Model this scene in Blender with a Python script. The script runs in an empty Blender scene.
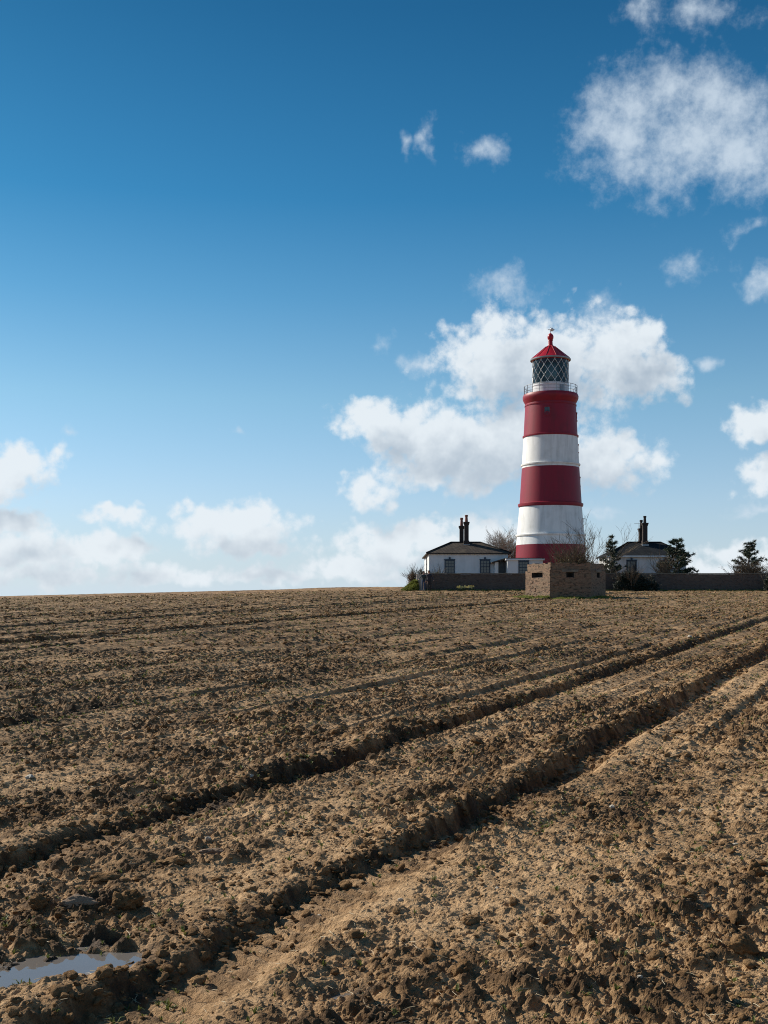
import bpy, bmesh, math, random
import numpy as np
from mathutils import Vector, Matrix

R = math.radians
sc = bpy.context.scene
COL = sc.collection
random.seed(7)

# ------------------------------------------------------------------ camera
F = 1100.0                      # focal length in pixels of the 768 x 1024 picture
CAMZ = 1.6
cam = bpy.data.cameras.new('camera')
cam.sensor_fit = 'VERTICAL'
cam.sensor_height = 36.0
cam.sensor_width = 27.0
cam.lens = F / 1024 * 36.0
cam.shift_y = 88 / 1024
cam.clip_start = 0.05
cam.clip_end = 20000
camo = bpy.data.objects.new('camera', cam)
camo.location = (0, 0, CAMZ)
camo.rotation_euler = (R(90), 0, 0)
COL.objects.link(camo)
sc.camera = camo

# ------------------------------------------------------------------ view
sc.view_settings.view_transform = 'Standard'
sc.view_settings.look = 'None'
sc.view_settings.exposure = 0.32
sc.view_settings.gamma = 1.0
sc.view_settings.use_curve_mapping = False
sc.cycles.max_bounces = 6
sc.cycles.diffuse_bounces = 2
sc.cycles.pixel_filter_type = 'BLACKMAN_HARRIS'
sc.cycles.filter_width = 1.05
sc.cycles.use_denoising = True
sc.cycles.denoiser = 'OPENIMAGEDENOISE'
sc.cycles.denoising_input_passes = 'RGB_ALBEDO_NORMAL'
sc.cycles.denoising_prefilter = 'NONE'

# ------------------------------------------------------------------ sun
SUN_EL = R(34)
SUN_AZ = math.atan2(-0.87, 0.49)          # measured from +Y towards +X
sdir = Vector((math.sin(SUN_AZ) * math.cos(SUN_EL), math.cos(SUN_AZ) * math.cos(SUN_EL), math.sin(SUN_EL)))
sun = bpy.data.lights.new('sun', 'SUN')
sun.energy = 5.0
sun.angle = R(0.5)
sun.color = (1.0, 0.915, 0.78)
suno = bpy.data.objects.new('sun', sun)
suno.rotation_euler = (-sdir).to_track_quat('-Z', 'Y').to_euler()
suno.location = (-20, 10, 40)
COL.objects.link(suno)

# ------------------------------------------------------------------ node helper
class NT:
    def __init__(self, tree):
        self.t = tree
    def n(self, typ, **kw):
        nd = self.t.nodes.new(typ)
        for k, v in kw.items():
            setattr(nd, k, v)
        return nd
    def set(self, sock, v):
        if isinstance(v, bpy.types.NodeSocket):
            self.t.links.new(v, sock)
        elif v is not None:
            sock.default_value = v
    def math(self, op, a, b=None, c=None, clamp=False):
        nd = self.n('ShaderNodeMath', operation=op, use_clamp=clamp)
        self.set(nd.inputs[0], a)
        if b is not None: self.set(nd.inputs[1], b)
        if c is not None: self.set(nd.inputs[2], c)
        return nd.outputs[0]
    def vec(self, op, a, b=None, scale=None, c=None):
        nd = self.n('ShaderNodeVectorMath', operation=op)
        self.set(nd.inputs[0], a)
        if b is not None: self.set(nd.inputs[1], b)
        if c is not None: self.set(nd.inputs[2], c)
        if scale is not None: self.set(nd.inputs['Scale'], scale)
        return nd.outputs['Value'] if op in ('LENGTH', 'DOT_PRODUCT', 'DISTANCE') else nd.outputs[0]
    def noise(self, v, scale, detail=4, rough=0.55, out='Fac', dist=0.0):
        nd = self.n('ShaderNodeTexNoise')
        nd.noise_dimensions = '3D'
        if v is not None: self.set(nd.inputs['Vector'], v)
        nd.inputs['Scale'].default_value = scale
        nd.inputs['Detail'].default_value = detail
        nd.inputs['Roughness'].default_value = rough
        nd.inputs['Distortion'].default_value = dist
        return nd.outputs[out]
    def range(self, v, a, b, c=0.0, d=1.0, smooth=False):
        nd = self.n('ShaderNodeMapRange')
        if smooth: nd.interpolation_type = 'SMOOTHSTEP'
        self.set(nd.inputs[0], v)
        for i, x in enumerate((a, b, c, d)):
            nd.inputs[i + 1].default_value = x
        return nd.outputs[0]
    def mix(self, f, a, b, mode='MIX'):
        nd = self.n('ShaderNodeMix', data_type='RGBA', blend_type=mode)
        self.set(nd.inputs['Factor'], f)
        self.set(nd.inputs[6], a if isinstance(a, bpy.types.NodeSocket) else (*a, 1))
        self.set(nd.inputs[7], b if isinstance(b, bpy.types.NodeSocket) else (*b, 1))
        return nd.outputs[2]
    def ramp(self, f, stops):
        nd = self.n('ShaderNodeValToRGB')
        self.set(nd.inputs[0], f)
        el = nd.color_ramp.elements
        while len(el) < len(stops): el.new(0.5)
        for e, (p, c) in zip(el, stops):
            e.position = p; e.color = (*c, 1)
        return nd.outputs[0]

# ------------------------------------------------------------------ world: Nishita sky with cumulus
world = bpy.data.worlds.new('World')
sc.world = world
world.use_nodes = True
wt = world.node_tree
wt.nodes.clear()
W = NT(wt)
sky = W.n('ShaderNodeTexSky', sky_type='NISHITA')
sky.sun_disc = False
sky.sun_elevation = SUN_EL
sky.sun_rotation = SUN_AZ
sky.altitude = 0
sky.air_density = 1.0
sky.dust_density = 0.6
sky.ozone_density = 2.0
tc = W.n('ShaderNodeTexCoord')
D = W.vec('NORMALIZE', tc.outputs['Generated'])
sep = W.n('ShaderNodeSeparateXYZ'); wt.links.new(D, sep.inputs[0])
az = W.math('MULTIPLY', W.math('ARCTAN2', sep.outputs[0], sep.outputs[1]), 57.2958)
el = W.math('MULTIPLY', W.math('ARCSINE', sep.outputs[2]), 57.2958)
cmb = W.n('ShaderNodeCombineXYZ'); wt.links.new(az, cmb.inputs[0]); wt.links.new(el, cmb.inputs[1])
P0 = cmb.outputs[0]
D57 = W.vec('SCALE', D, scale=57.2958)

# cumulus seen over the field: direction of each puff (picture x, y), half sizes, how dense it is
PUFFS = [
 (690,138,120,56,.66),(622,128,56,50,.68),(748,146,70,44,.69),(668,84,70,36,.5),(725,108,64,40,.52),
 (705,10,76,30,.34),(645,6,60,26,.28),
 (428,135,18,26,.30),(480,147,34,20,.40),(405,145,16,18,.22),
 (692,264,50,24,.34),(508,288,64,28,.36),(772,282,28,22,.6),(745,230,36,20,.16),
 (498,362,56,44,1.05),(545,362,60,48,1.0),(612,362,58,46,.95),(640,334,44,34,.75),(600,320,40,24,.5),(650,372,42,30,.9),(426,364,26,15,.6),(716,368,20,12,.42),
 (372,424,42,20,1.0),(418,436,52,32,1.05),(470,452,66,40,1.05),(528,440,60,46,1.05),(612,458,48,28,1.0),(570,462,50,34,1.0),(424,468,50,26,.9),(365,489,30,21,.9),
 (760,420,38,22,.9),(770,476,38,24,.85),(748,510,26,10,.4),
 (14,468,50,24,1.0),(-20,486,50,18,1.0),(2,526,40,18,1.0),(14,552,66,20,.95),(52,576,70,14,.8),
 (118,518,56,13,.75),(232,526,66,24,1.0),(205,512,36,14,.85),(250,544,60,14,.95),(108,550,46,20,.95),(165,574,80,13,.75),(270,574,90,13,.75),(350,566,56,18,.9),(370,576,90,14,.75),
 (398,544,58,24,1.0),(428,532,40,16,.8),(480,535,60,24,.8),(498,514,30,16,.5),(600,514,26,11,.35),
 (690,572,90,16,.75),(742,554,56,16,.75),(592,570,90,18,.75),(66,436,18,12,.36),(385,345,22,30,.24),(232,436,20,10,.2),
]
def cumulus_group(name, puffs, fine):
    grp = bpy.data.node_groups.new(name, 'ShaderNodeTree')
    grp.interface.new_socket('P', in_out='INPUT', socket_type='NodeSocketVector')
    grp.interface.new_socket('D', in_out='INPUT', socket_type='NodeSocketVector')
    grp.interface.new_socket('F', in_out='OUTPUT', socket_type='NodeSocketFloat')
    if fine: grp.interface.new_socket('T', in_out='OUTPUT', socket_type='NodeSocketFloat')
    G = NT(grp)
    gi = G.n('NodeGroupInput'); go = G.n('NodeGroupOutput')
    wv = G.vec('SUBTRACT', G.noise(gi.outputs['D'], 0.42, 3 if fine else 2, 0.6, 'Color'), (0.5, 0.5, 0.5))
    PW = G.vec('MULTIPLY_ADD', wv, (3.6, 2.6, 0), c=gi.outputs['P'])
    acc = None; thin = None
    for (x, y, rx, ry, o) in puffs:
        a = math.atan2(x - 384, F); e = math.atan2((600 - y) * math.cos(a), F)
        ix = F / 57.2958 / (rx * 1.12); iy = F / 57.2958 / (ry * 1.12)
        v = G.math('SUBTRACT', o, G.vec('LENGTH', G.vec('MULTIPLY_ADD', PW, (ix, iy, 0), c=(-math.degrees(a) * ix, -math.degrees(e) * iy, 0))))
        if fine and o < .695: thin = v if thin is None else G.math('SMOOTH_MAX', thin, v, 0.2)
        elif acc is None: acc = v
        elif fine: acc = G.math('SMOOTH_MAX', acc, v, 0.12)
        else: acc = G.math('MAXIMUM', acc, v)
    # the same kind of fair-weather cumulus all round the rest of the sky
    sp = G.n('ShaderNodeSeparateXYZ'); grp.links.new(gi.outputs['P'], sp.inputs[0])
    away = G.math('MAXIMUM', G.range(G.math('ABSOLUTE', sp.outputs[0]), 22, 30), G.range(sp.outputs[1], 31, 38))
    gen = G.math('MULTIPLY', G.math('SUBTRACT', G.noise(gi.outputs['D'], 0.085, 2, 0.5), 0.63), 5.0)
    gen = G.math('SUBTRACT', gen, G.math('MULTIPLY', G.math('SUBTRACT', 1.0, away), 6.0))
    acc = G.math('MAXIMUM', acc, gen)
    fb = G.math('SUBTRACT', G.noise(gi.outputs['D'], 0.75, 7 if fine else 3, 0.64, dist=0.0), 0.5)
    thin_fb = fb; acc = G.math('MULTIPLY_ADD', fb, 1.25, acc)
    if fine:
        vo = G.n('ShaderNodeTexVoronoi'); vo.feature = 'F1'
        vo.inputs['Scale'].default_value = 1.0; vo.inputs['Detail'].default_value = 1; vo.inputs['Roughness'].default_value = 0.6
        grp.links.new(gi.outputs['D'], vo.inputs['Vector'])
        fb2 = G.math('SUBTRACT', G.noise(gi.outputs['D'], 2.9, 4, 0.62), 0.5)
        acc = G.math('MULTIPLY_ADD', fb2, 0.32, G.math('MULTIPLY_ADD', G.math('SUBTRACT', 0.92, vo.outputs['Distance']), 0.42, acc))
        thin = G.math('MULTIPLY_ADD', fb2, 0.4, G.math('MULTIPLY_ADD', fb, 1.45, thin))
        grp.links.new(thin, go.inputs[1])
    grp.links.new(acc, go.inputs[0])
    return grp
def cumulus(grp, P, Dv):
    g = W.n('ShaderNodeGroup'); g.node_tree = grp
    wt.links.new(P, g.inputs[0]); wt.links.new(Dv, g.inputs[1])
    return g.outputs
f0, fthin = cumulus(cumulus_group('cumulus', PUFFS, True), P0, D57)
# cloud towards the sun: what shades the far side of each puff
f1 = cumulus(cumulus_group('cumulus_sunward', [p for p in PUFFS if p[4] > .7], False), W.vec('ADD', P0, (-1.1, 1.5, 0)), W.vec('ADD', D57, (-1.1, -0.25, 1.5)))[0]
dens = W.range(f0, -0.05, 0.56, smooth=True)
thin = W.range(fthin, -0.36, 0.80, 0.0, 0.84, smooth=True)
shade = W.math('MULTIPLY', W.range(f1, -0.15, 1.15, smooth=True), W.range(el, 1.5, 12, 0.6, 1.0))
# cloud radiance (multiplied by the Background strength below)
SK = 0.06
lit = (0.65 / SK, 0.70 / SK, 0.74 / SK)
drk = (0.30 / SK, 0.37 / SK, 0.45 / SK)
ccol = W.mix(W.math('MULTIPLY', shade, 0.95), lit, drk)
# clear-sky colour: the clean polar air of the photograph, deeper overhead and paler towards the sea horizon
gm = W.n('ShaderNodeGamma'); gm.inputs[1].default_value = 0.8
wt.links.new(sky.outputs[0], gm.inputs[0])
tint = W.ramp(W.range(el, 0, 60), [(e_ / 60, tuple(v / 2.5 for v in c_)) for e_, c_ in ((0, (1.7, 1.95, 2.5)), (5, (1.55, 1.98, 2.45)), (10.3, (1.2, 1.88, 2.17)), (15.3, (.64, 1.51, 1.95)), (20, (.29, 1.18, 1.69)), (28.4, (.165, .83, 1.27)), (42, (.14, .70, 1.1)))])
SKYOUT = W.vec('SCALE', W.vec('MULTIPLY', gm.outputs[0], tint), scale=2.5)
# pale sea haze low over the horizon
hz = W.math('POWER', 2.718, W.math('MULTIPLY', W.math('ABSOLUTE', el), -0.28))
SKYOUT = W.mix(W.math('MULTIPLY', hz, 0.9), SKYOUT, (0.50 / SK, 0.61 / SK, 0.70 / SK))
opac = W.math('MULTIPLY', dens, 0.96)
colr = W.mix(thin, SKYOUT, (0.52 / SK, 0.60 / SK, 0.68 / SK))
colr = W.mix(opac, colr, ccol)
bg = W.n('ShaderNodeBackground'); bg.inputs[1].default_value = SK
wt.links.new(colr, bg.inputs[0])
wo = W.n('ShaderNodeOutputWorld'); wt.links.new(bg.outputs[0], wo.inputs[0])
world.cycles.sampling_method = 'MANUAL'
world.cycles.sample_map_resolution = 512

# ------------------------------------------------------------------ materials
def principled(name):
    m = bpy.data.materials.new(name); m.use_nodes = True
    t = m.node_tree; b = t.nodes['Principled BSDF']
    return m, NT(t), b

def plain(name, c1, c2=None, scale=3.0, rough=0.7, bump=0.0, bscale=40.0, metallic=0.0, detail=6, lo=0.35, hi=0.65):
    m, n, b = principled(name)
    tcn = n.n('ShaderNodeTexCoord').outputs['Object']
    if c2 is not None:
        n.set(b.inputs['Base Color'], n.mix(n.range(n.noise(tcn, scale, detail), lo, hi), c1, c2))
    else:
        b.inputs['Base Color'].default_value = (*c1, 1)
    b.inputs['Roughness'].default_value = rough
    b.inputs['Metallic'].default_value = metallic
    if bump:
        bp = n.n('ShaderNodeBump'); bp.inputs['Strength'].default_value = bump; bp.inputs['Distance'].default_value = 0.02
        n.set(bp.inputs['Height'], n.noise(tcn, bscale, 6)); n.set(b.inputs['Normal'], bp.outputs[0])
    return m

def painted(name, col, streak, rough=0.55):
    """masonry paint on a tall round tower: rain streaks, faint blotches, patchy sheen"""
    m, n, b = principled(name)
    o = n.n('ShaderNodeTexCoord').outputs['Object']
    st = n.noise(n.vec('MULTIPLY', o, (1.0, 1.0, 0.10)), 2.4, 6)
    bl = n.noise(o, 0.9, 7)
    f = n.math('ADD', n.math('MULTIPLY', n.range(st, 0.46, 0.72), 0.6), n.math('MULTIPLY', n.range(bl, 0.48, 0.72), 0.45))
    n.set(b.inputs['Base Color'], n.mix(f, col, streak))
    b.inputs['Roughness'].default_value = rough
    b.inputs['Specular IOR Level'].default_value = 0.36
    bp = n.n('ShaderNodeBump'); bp.inputs['Strength'].default_value = 0.25; bp.inputs['Distance'].default_value = 0.02
    n.set(bp.inputs['Height'], n.noise(o, 7, 6)); n.set(b.inputs['Normal'], bp.outputs[0])
    return m

def brickmat(name, c1, c2, mortar, dark, bw=0.225, bh=0.075, worn=0.5):
    m, n, b = principled(name)
    uv = n.n('ShaderNodeUVMap').outputs[0]
    o = n.n('ShaderNodeTexCoord').outputs['Object']
    br = n.n('ShaderNodeTexBrick')
    n.set(br.inputs['Vector'], n.vec('ADD', uv, n.vec('SCALE', n.vec('SUBTRACT', n.noise(o, 6, 3, out='Color'), (.5, .5, .5)), scale=0.02)))
    br.inputs['Color1'].default_value = (*c1, 1); br.inputs['Color2'].default_value = (*c2, 1); br.inputs['Mortar'].default_value = (*mortar, 1)
    br.inputs['Scale'].default_value = 1.0; br.inputs['Mortar Size'].default_value = 0.012
    br.inputs['Brick Width'].default_value = bw; br.inputs['Row Height'].default_value = bh
    br.inputs['Bias'].default_value = -0.1
    w1 = n.range(n.noise(n.vec('MULTIPLY', o, (1, 1, 2.2)), 4.5, 7, 0.65), 0.52, 0.62)
    col = n.mix(n.math('MULTIPLY', w1, worn), br.outputs['Color'], dark)
    w2 = n.range(n.noise(o, 1.1, 5), 0.4, 0.7)
    col = n.mix(n.math('MULTIPLY', w2, 0.35), col, mortar)
    n.set(b.inputs['Base Color'], col)
    b.inputs['Roughness'].default_value = 0.9
    bp = n.n('ShaderNodeBump'); bp.inputs['Strength'].default_value = 0.9; bp.inputs['Distance'].default_value = 0.02
    hgt = n.math('SUBTRACT', n.math('MULTIPLY', n.noise(o, 30, 4), 0.3), n.math('ADD', br.outputs['Fac'], w1))
    n.set(bp.inputs['Height'], hgt); n.set(b.inputs['Normal'], bp.outputs[0])
    return m

def slatemat(name, c1, c2):
    m, n, b = principled(name)
    uv = n.n('ShaderNodeUVMap').outputs[0]
    o = n.n('ShaderNodeTexCoord').outputs['Object']
    br = n.n('ShaderNodeTexBrick'); n.set(br.inputs['Vector'], uv)
    br.inputs['Color1'].default_value = (*c1, 1); br.inputs['Color2'].default_value = (*c2, 1)
    br.inputs['Mortar'].default_value = (c1[0] * .4, c1[1] * .4, c1[2] * .4, 1)
    br.inputs['Scale'].default_value = 1; br.inputs['Brick Width'].default_value = 0.3; br.inputs['Row Height'].default_value = 0.22
    br.inputs['Mortar Size'].default_value = 0.012
    lich = n.range(n.noise(o, 1.6, 7, 0.65), 0.5, 0.7)
    n.set(b.inputs['Base Color'], n.mix(n.math('MULTIPLY', lich, .5), br.outputs['Color'], (c2[0] * 1.5, c2[1] * 1.45, c2[2] * 1.2)))
    b.inputs['Roughness'].default_value = 0.85; b.inputs['Specular IOR Level'].default_value = 0.12
    bp = n.n('ShaderNodeBump'); bp.inputs['Strength'].default_value = 0.8; bp.inputs['Distance'].default_value = 0.02
    n.set(bp.inputs['Height'], n.math('SUBTRACT', n.noise(o, 12, 4), br.outputs['Fac'])); n.set(b.inputs['Normal'], bp.outputs[0])
    return m

def leafmat(name, c1, c2, scale=2.0, trans=0.25, spread=0.5):
    m, n, b = principled(name)
    o = n.n('ShaderNodeTexCoord').outputs['Object']
    g = n.n('ShaderNodeNewGeometry')
    f = n.math('ADD', n.math('MULTIPLY', n.range(n.noise(o, scale, 4), 0.3, 0.7), 1 - spread), n.math('MULTIPLY', g.outputs['Random Per Island'], spread))
    c = n.mix(f, c1, c2)
    n.set(b.inputs['Base Color'], c); b.inputs['Roughness'].default_value = 0.6
    tr = n.n('ShaderNodeBsdfTranslucent'); n.set(tr.inputs[0], c)
    mx = n.n('ShaderNodeMixShader'); mx.inputs[0].default_value = trans
    out = n.t.nodes['Material Output']
    n.t.links.new(b.outputs[0], mx.inputs[1]); n.t.links.new(tr.outputs[0], mx.inputs[2]); n.t.links.new(mx.outputs[0], out.inputs[0])
    return m

def glassmat(name, tint=(0.02, 0.03, 0.04), rough=0.04):
    m, n, b = principled(name)
    o = n.n('ShaderNodeTexCoord').outputs['Object']
    b.inputs['Base Color'].default_value = (*tint, 1)
    b.inputs['Roughness'].default_value = rough
    b.inputs['Specular IOR Level'].default_value = 0.7
    bp = n.n('ShaderNodeBump'); bp.inputs['Strength'].default_value = 0.06; bp.inputs['Distance'].default_value = 0.02
    n.set(bp.inputs['Height'], n.noise(o, 4, 2)); n.set(b.inputs['Normal'], bp.outputs[0])
    return m

M = {}
M['red'] = painted('red_masonry_paint', (0.25, 0.007, 0.026), (0.17, 0.012, 0.024), 0.5)
M['white'] = painted('white_masonry_paint', (0.82, 0.82, 0.81), (0.55, 0.55, 0.53))
M['white_wall'] = painted('white_cottage_render', (0.70, 0.71, 0.72), (0.50, 0.52, 0.52), 0.8)
M['redroof'] = painted('red_metal_paint', (0.40, 0.005, 0.018), (0.27, 0.008, 0.016), 0.4)
M['white_metal'] = plain('white_metal', (0.75, 0.76, 0.77), (0.62, 0.64, 0.66), 2, 0.4)
M['grey_metal'] = plain('galvanised_metal', (0.30, 0.32, 0.34), (0.22, 0.24, 0.26), 4, 0.45, metallic=0.4)
M['lattice'] = plain('pale_glazing_bar_paint', (0.72, 0.75, 0.75), (0.6, 0.64, 0.64), 4, 0.45)
M['dark_inside'] = plain('lantern_blanking', (0.035, 0.045, 0.05), (0.06, 0.07, 0.075), 1.5, 0.6)
M['lens'] = plain('optic_glass', (0.10, 0.14, 0.14), (0.05, 0.08, 0.08), 3, 0.1)
M['slate'] = slatemat('slate_roof', (0.055, 0.046, 0.042), (0.10, 0.083, 0.07))
M['slate_b'] = slatemat('blue_slate_roof', (0.014, 0.017, 0.022), (0.026, 0.030, 0.036))
M['sooty'] = plain('sooty_chimney_brick', (0.022, 0.019, 0.019), (0.05, 0.034, 0.03), 6, 0.9, 0.5)
M['pot'] = plain('terracotta_pot', (0.26, 0.10, 0.075), (0.16, 0.07, 0.055), 5, 0.85)
M['lead'] = plain('lead_flashing', (0.42, 0.43, 0.44), (0.3, 0.31, 0.32), 5, 0.6)
M['frame'] = plain('dark_blue_window_paint', (0.012, 0.028, 0.055), (0.02, 0.04, 0.07), 3, 0.5)
M['pane'] = glassmat('window_glass')
M['door'] = plain('dark_door_paint', (0.03, 0.045, 0.06), (0.045, 0.06, 0.07), 3, 0.5)
M['brick_pb'] = brickmat('weathered_pink_brick', (0.29, 0.16, 0.10), (0.15, 0.082, 0.052), (0.22, 0.17, 0.112), (0.04, 0.027, 0.02), worn=0.95)
M['brick_w'] = brickmat('flinty_garden_brick', (0.085, 0.055, 0.045), (0.125, 0.085, 0.068), (0.13, 0.112, 0.095), (0.04, 0.032, 0.03), worn=0.6)
M['concrete'] = plain('lichened_concrete', (0.20, 0.175, 0.135), (0.12, 0.10, 0.08), 3, 0.9, 0.6, 25)
M['void'] = plain('shade_dark_interior', (0.02, 0.018, 0.016), (0.03, 0.026, 0.022), 3, 0.95)  # near-black colour paints the inner shade into the loophole recesses
M['bark'] = plain('grey_bark', (0.15, 0.125, 0.105), (0.095, 0.078, 0.065), 5, 0.9, 0.5)
M['twig'] = plain('grey_twig', (0.24, 0.20, 0.17), (0.16, 0.13, 0.11), 3, 0.9)
M['browntwig'] = plain('brown_twig', (0.17, 0.13, 0.09), (0.10, 0.075, 0.052), 3, 0.9)
M['pine'] = leafmat('pine_needles', (0.018, 0.030, 0.014), (0.05, 0.07, 0.03), 1.2, 0.12)
M['evergreen'] = leafmat('dark_evergreen_leaf', (0.010, 0.015, 0.009), (0.025, 0.034, 0.018), 1.4, 0.1)
M['olive'] = leafmat('olive_winter_leaf', (0.13, 0.115, 0.04), (0.22, 0.18, 0.075), 1.4, 0.3)
M['rust'] = leafmat('russet_winter_leaf', (0.17, 0.095, 0.055), (0.27, 0.17, 0.10), 1.4, 0.3)
M['grass'] = leafmat('spring_grass', (0.13, 0.19, 0.03), (0.30, 0.30, 0.085), 1.5, 0.35)
M['seedling'] = leafmat('seedling_leaf', (0.06, 0.085, 0.015), (0.18, 0.19, 0.045), 1.0, 0.3)
M['straw'] = leafmat('bleached_straw', (0.36, 0.28, 0.16), (0.52, 0.43, 0.28), 1.0, 0.15)
M['daff'] = plain('daffodil_yellow', (0.75, 0.62, 0.16), (0.70, 0.66, 0.40), 3, 0.6)
M['flint'] = plain('pale_flint', (0.50, 0.45, 0.37), (0.30, 0.26, 0.21), 30, 0.6, 0.4, 90)

def soilmat(name, attr):
    m, n, b = principled(name)
    o = n.n('ShaderNodeTexCoord').outputs['Object'] if attr else n.n('ShaderNodeNewGeometry').outputs['Position']
    n1 = n.noise(o, 0.9, 6, 0.6)
    n2 = n.noise(o, 9, 7, 0.65)
    n3 = n.noise(o, 70, 4, 0.6)
    v = n.math('ADD', n.math('MULTIPLY', n1, 0.55), n.math('ADD', n.math('MULTIPLY', n2, 0.75), n.math('MULTIPLY', n3, 0.32)))
    v = n.math('SUBTRACT', v, 0.335 if attr else 0.40)
    if attr:
        at = n.n('ShaderNodeAttribute'); at.attribute_name = 'dry_shade'
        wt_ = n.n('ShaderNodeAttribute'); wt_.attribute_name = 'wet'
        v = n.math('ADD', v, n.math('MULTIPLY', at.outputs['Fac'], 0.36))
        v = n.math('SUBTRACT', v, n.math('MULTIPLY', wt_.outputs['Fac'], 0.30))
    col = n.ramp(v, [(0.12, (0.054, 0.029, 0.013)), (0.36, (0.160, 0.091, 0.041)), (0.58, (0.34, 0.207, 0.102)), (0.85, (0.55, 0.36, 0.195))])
    n.set(b.inputs['Base Color'], col)
    if attr:
        n.set(b.inputs['Roughness'], n.range(n.math('ADD', wt_.outputs['Fac'], n.math('MULTIPLY', n2, 0.2)), 0.3, 1.0, 0.92, 0.5))
        b.inputs['Specular IOR Level'].default_value = 0.3
    else:
        b.inputs['Roughness'].default_value = 0.92
        b.inputs['Specular IOR Level'].default_value = 0.15
    bp = n.n('ShaderNodeBump'); bp.inputs['Strength'].default_value = 0.9; bp.inputs['Distance'].default_value = 0.022
    n.set(bp.inputs['Height'], n.math('ADD', n.noise(o, 45, 7, 0.7), n.math('MULTIPLY', n.noise(o, 160, 3), 0.4)))
    n.set(b.inputs['Normal'], bp.outputs[0])
    return m
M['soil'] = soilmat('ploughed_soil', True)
M['clod'] = soilmat('soil_clod', False)
M['mud'] = plain('dried_smooth_mud', (0.34, 0.235, 0.155), (0.20, 0.13, 0.085), 18, 0.8, 0.5, 60)
M['water'] = glassmat('puddle_water', (0.15, 0.135, 0.125), 0.02)

# ------------------------------------------------------------------ mesh helpers
class MB:
    """collects verts / faces (with metre UVs on request) and becomes ONE mesh object"""
    def __init__(self):
        self.v = []; self.f = []; self.uv = []; self.mi = []
    def face(self, pts, uv=None, mi=0):
        i = len(self.v); self.v += [tuple(p) for p in pts]; self.f.append(list(range(i, i + len(pts))))
        self.uv.append(uv); self.mi.append(mi)
    def wallquad(self, a, b, z0, z1, u0=0.0):
        L = math.hypot(b[0] - a[0], b[1] - a[1])
        self.face([(a[0], a[1], z0), (b[0], b[1], z0), (b[0], b[1], z1), (a[0], a[1], z1)], [(u0, z0), (u0 + L, z0), (u0 + L, z1), (u0, z1)])
    def box(self, x0, x1, y0, y1, z0, z1, mi=0):
        p = [(x0, y0), (x1, y0), (x1, y1), (x0, y1)]
        u = 0
        for k in range(4):
            self.wallquad(p[k], p[(k + 1) % 4], z0, z1, u); self.mi[-1] = mi
            u += math.dist(p[k], p[(k + 1) % 4])
        self.face([(x, y, z1) for x, y in p], [(x, y) for x, y in p], mi)
        self.face([(x, y, z0) for x, y in reversed(p)], [(x, y) for x, y in reversed(p)], mi)
        return self
    def prism(self, poly, z0, z1, cap=True):
        u = 0
        for k in range(len(poly)):
            a, b = poly[k], poly[(k + 1) % len(poly)]
            self.wallquad(a, b, z0, z1, u); u += math.dist(a, b)
        if cap:
            self.face([(x, y, z1) for x, y in poly], list(poly)); self.face([(x, y, z0) for x, y in reversed(poly)], list(reversed(poly)))
        return self
    def lathe(self, prof, seg=64, cx=0, cy=0, cap=False):
        i0 = len(self.v)
        for r, z in prof:
            for k in range(seg):
                t = 2 * math.pi * k / seg
                self.v.append((cx + r * math.cos(t), cy + r * math.sin(t), z))
        for j in range(len(prof) - 1):
            for k in range(seg):
                a = i0 + j * seg + k; b = i0 + j * seg + (k + 1) % seg
                self.f.append([a, b, b + seg, a + seg]); self.uv.append(None); self.mi.append(0)
        if cap:
            n = len(prof) - 1
            self.f.append([i0 + n * seg + k for k in range(seg)]); self.uv.append(None); self.mi.append(0)
            self.f.append([i0 + k for k in reversed(range(seg))]); self.uv.append(None); self.mi.append(0)
        return self
    def tube(self, pts, rad, seg=5, cap=True):
        pts = [Vector(p) for p in pts]
        if not isinstance(rad, (list, tuple)): rad = [rad] * len(pts)
        i0 = len(self.v)
        for j, p in enumerate(pts):
            d = (pts[min(j + 1, len(pts) - 1)] - pts[max(j - 1, 0)])
            if d.length < 1e-9: d = Vector((0, 0, 1))
            d.normalize()
            s = d.cross(Vector((0, 0, 1)) if abs(d.z) < 0.9 else Vector((1, 0, 0))).normalized(); t = d.cross(s)
            for k in range(seg):
                a = 2 * math.pi * k / seg
                self.v.append(tuple(p + s * (rad[j] * math.cos(a)) + t * (rad[j] * math.sin(a))))
        for j in range(len(pts) - 1):
            for k in range(seg):
                a = i0 + j * seg + k; b = i0 + j * seg + (k + 1) % seg
                self.f.append([a, b, b + seg, a + seg]); self.uv.append(None); self.mi.append(0)
        if cap:
            n = len(pts) - 1
            self.f.append([i0 + n * seg + k for k in range(seg)]); self.uv.append(None); self.mi.append(0)
            self.f.append([i0 + k for k in reversed(range(seg))]); self.uv.append(None); self.mi.append(0)
        return self
    def mesh(self, name, mats, smooth=False):
        me = bpy.data.meshes.new(name)
        me.from_pydata(self.v, [], self.f)
        if any(u is not None for u in self.uv):
            ul = me.uv_layers.new(name='UVMap')
            li = 0
            for fi, fc in enumerate(self.f):
                u = self.uv[fi]
                for k in range(len(fc)):
                    if u is not None: ul.data[li].uv = u[k]
                    li += 1
        for m in (mats if isinstance(mats, (list, tuple)) else [mats]): me.materials.append(m)
        if isinstance(mats, (list, tuple)): me.polygons.foreach_set('material_index', self.mi)
        me.polygons.foreach_set('use_smooth', [smooth] * len(self.f))
        me.update()
        return me
    def build(self, name, mats, parent=None, smooth=False, loc=None):
        o = bpy.data.objects.new(name, self.mesh(name, mats, smooth))
        COL.objects.link(o)
        if parent is not None: o.parent = parent
        if loc is not None: o.location = loc
        return o

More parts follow.
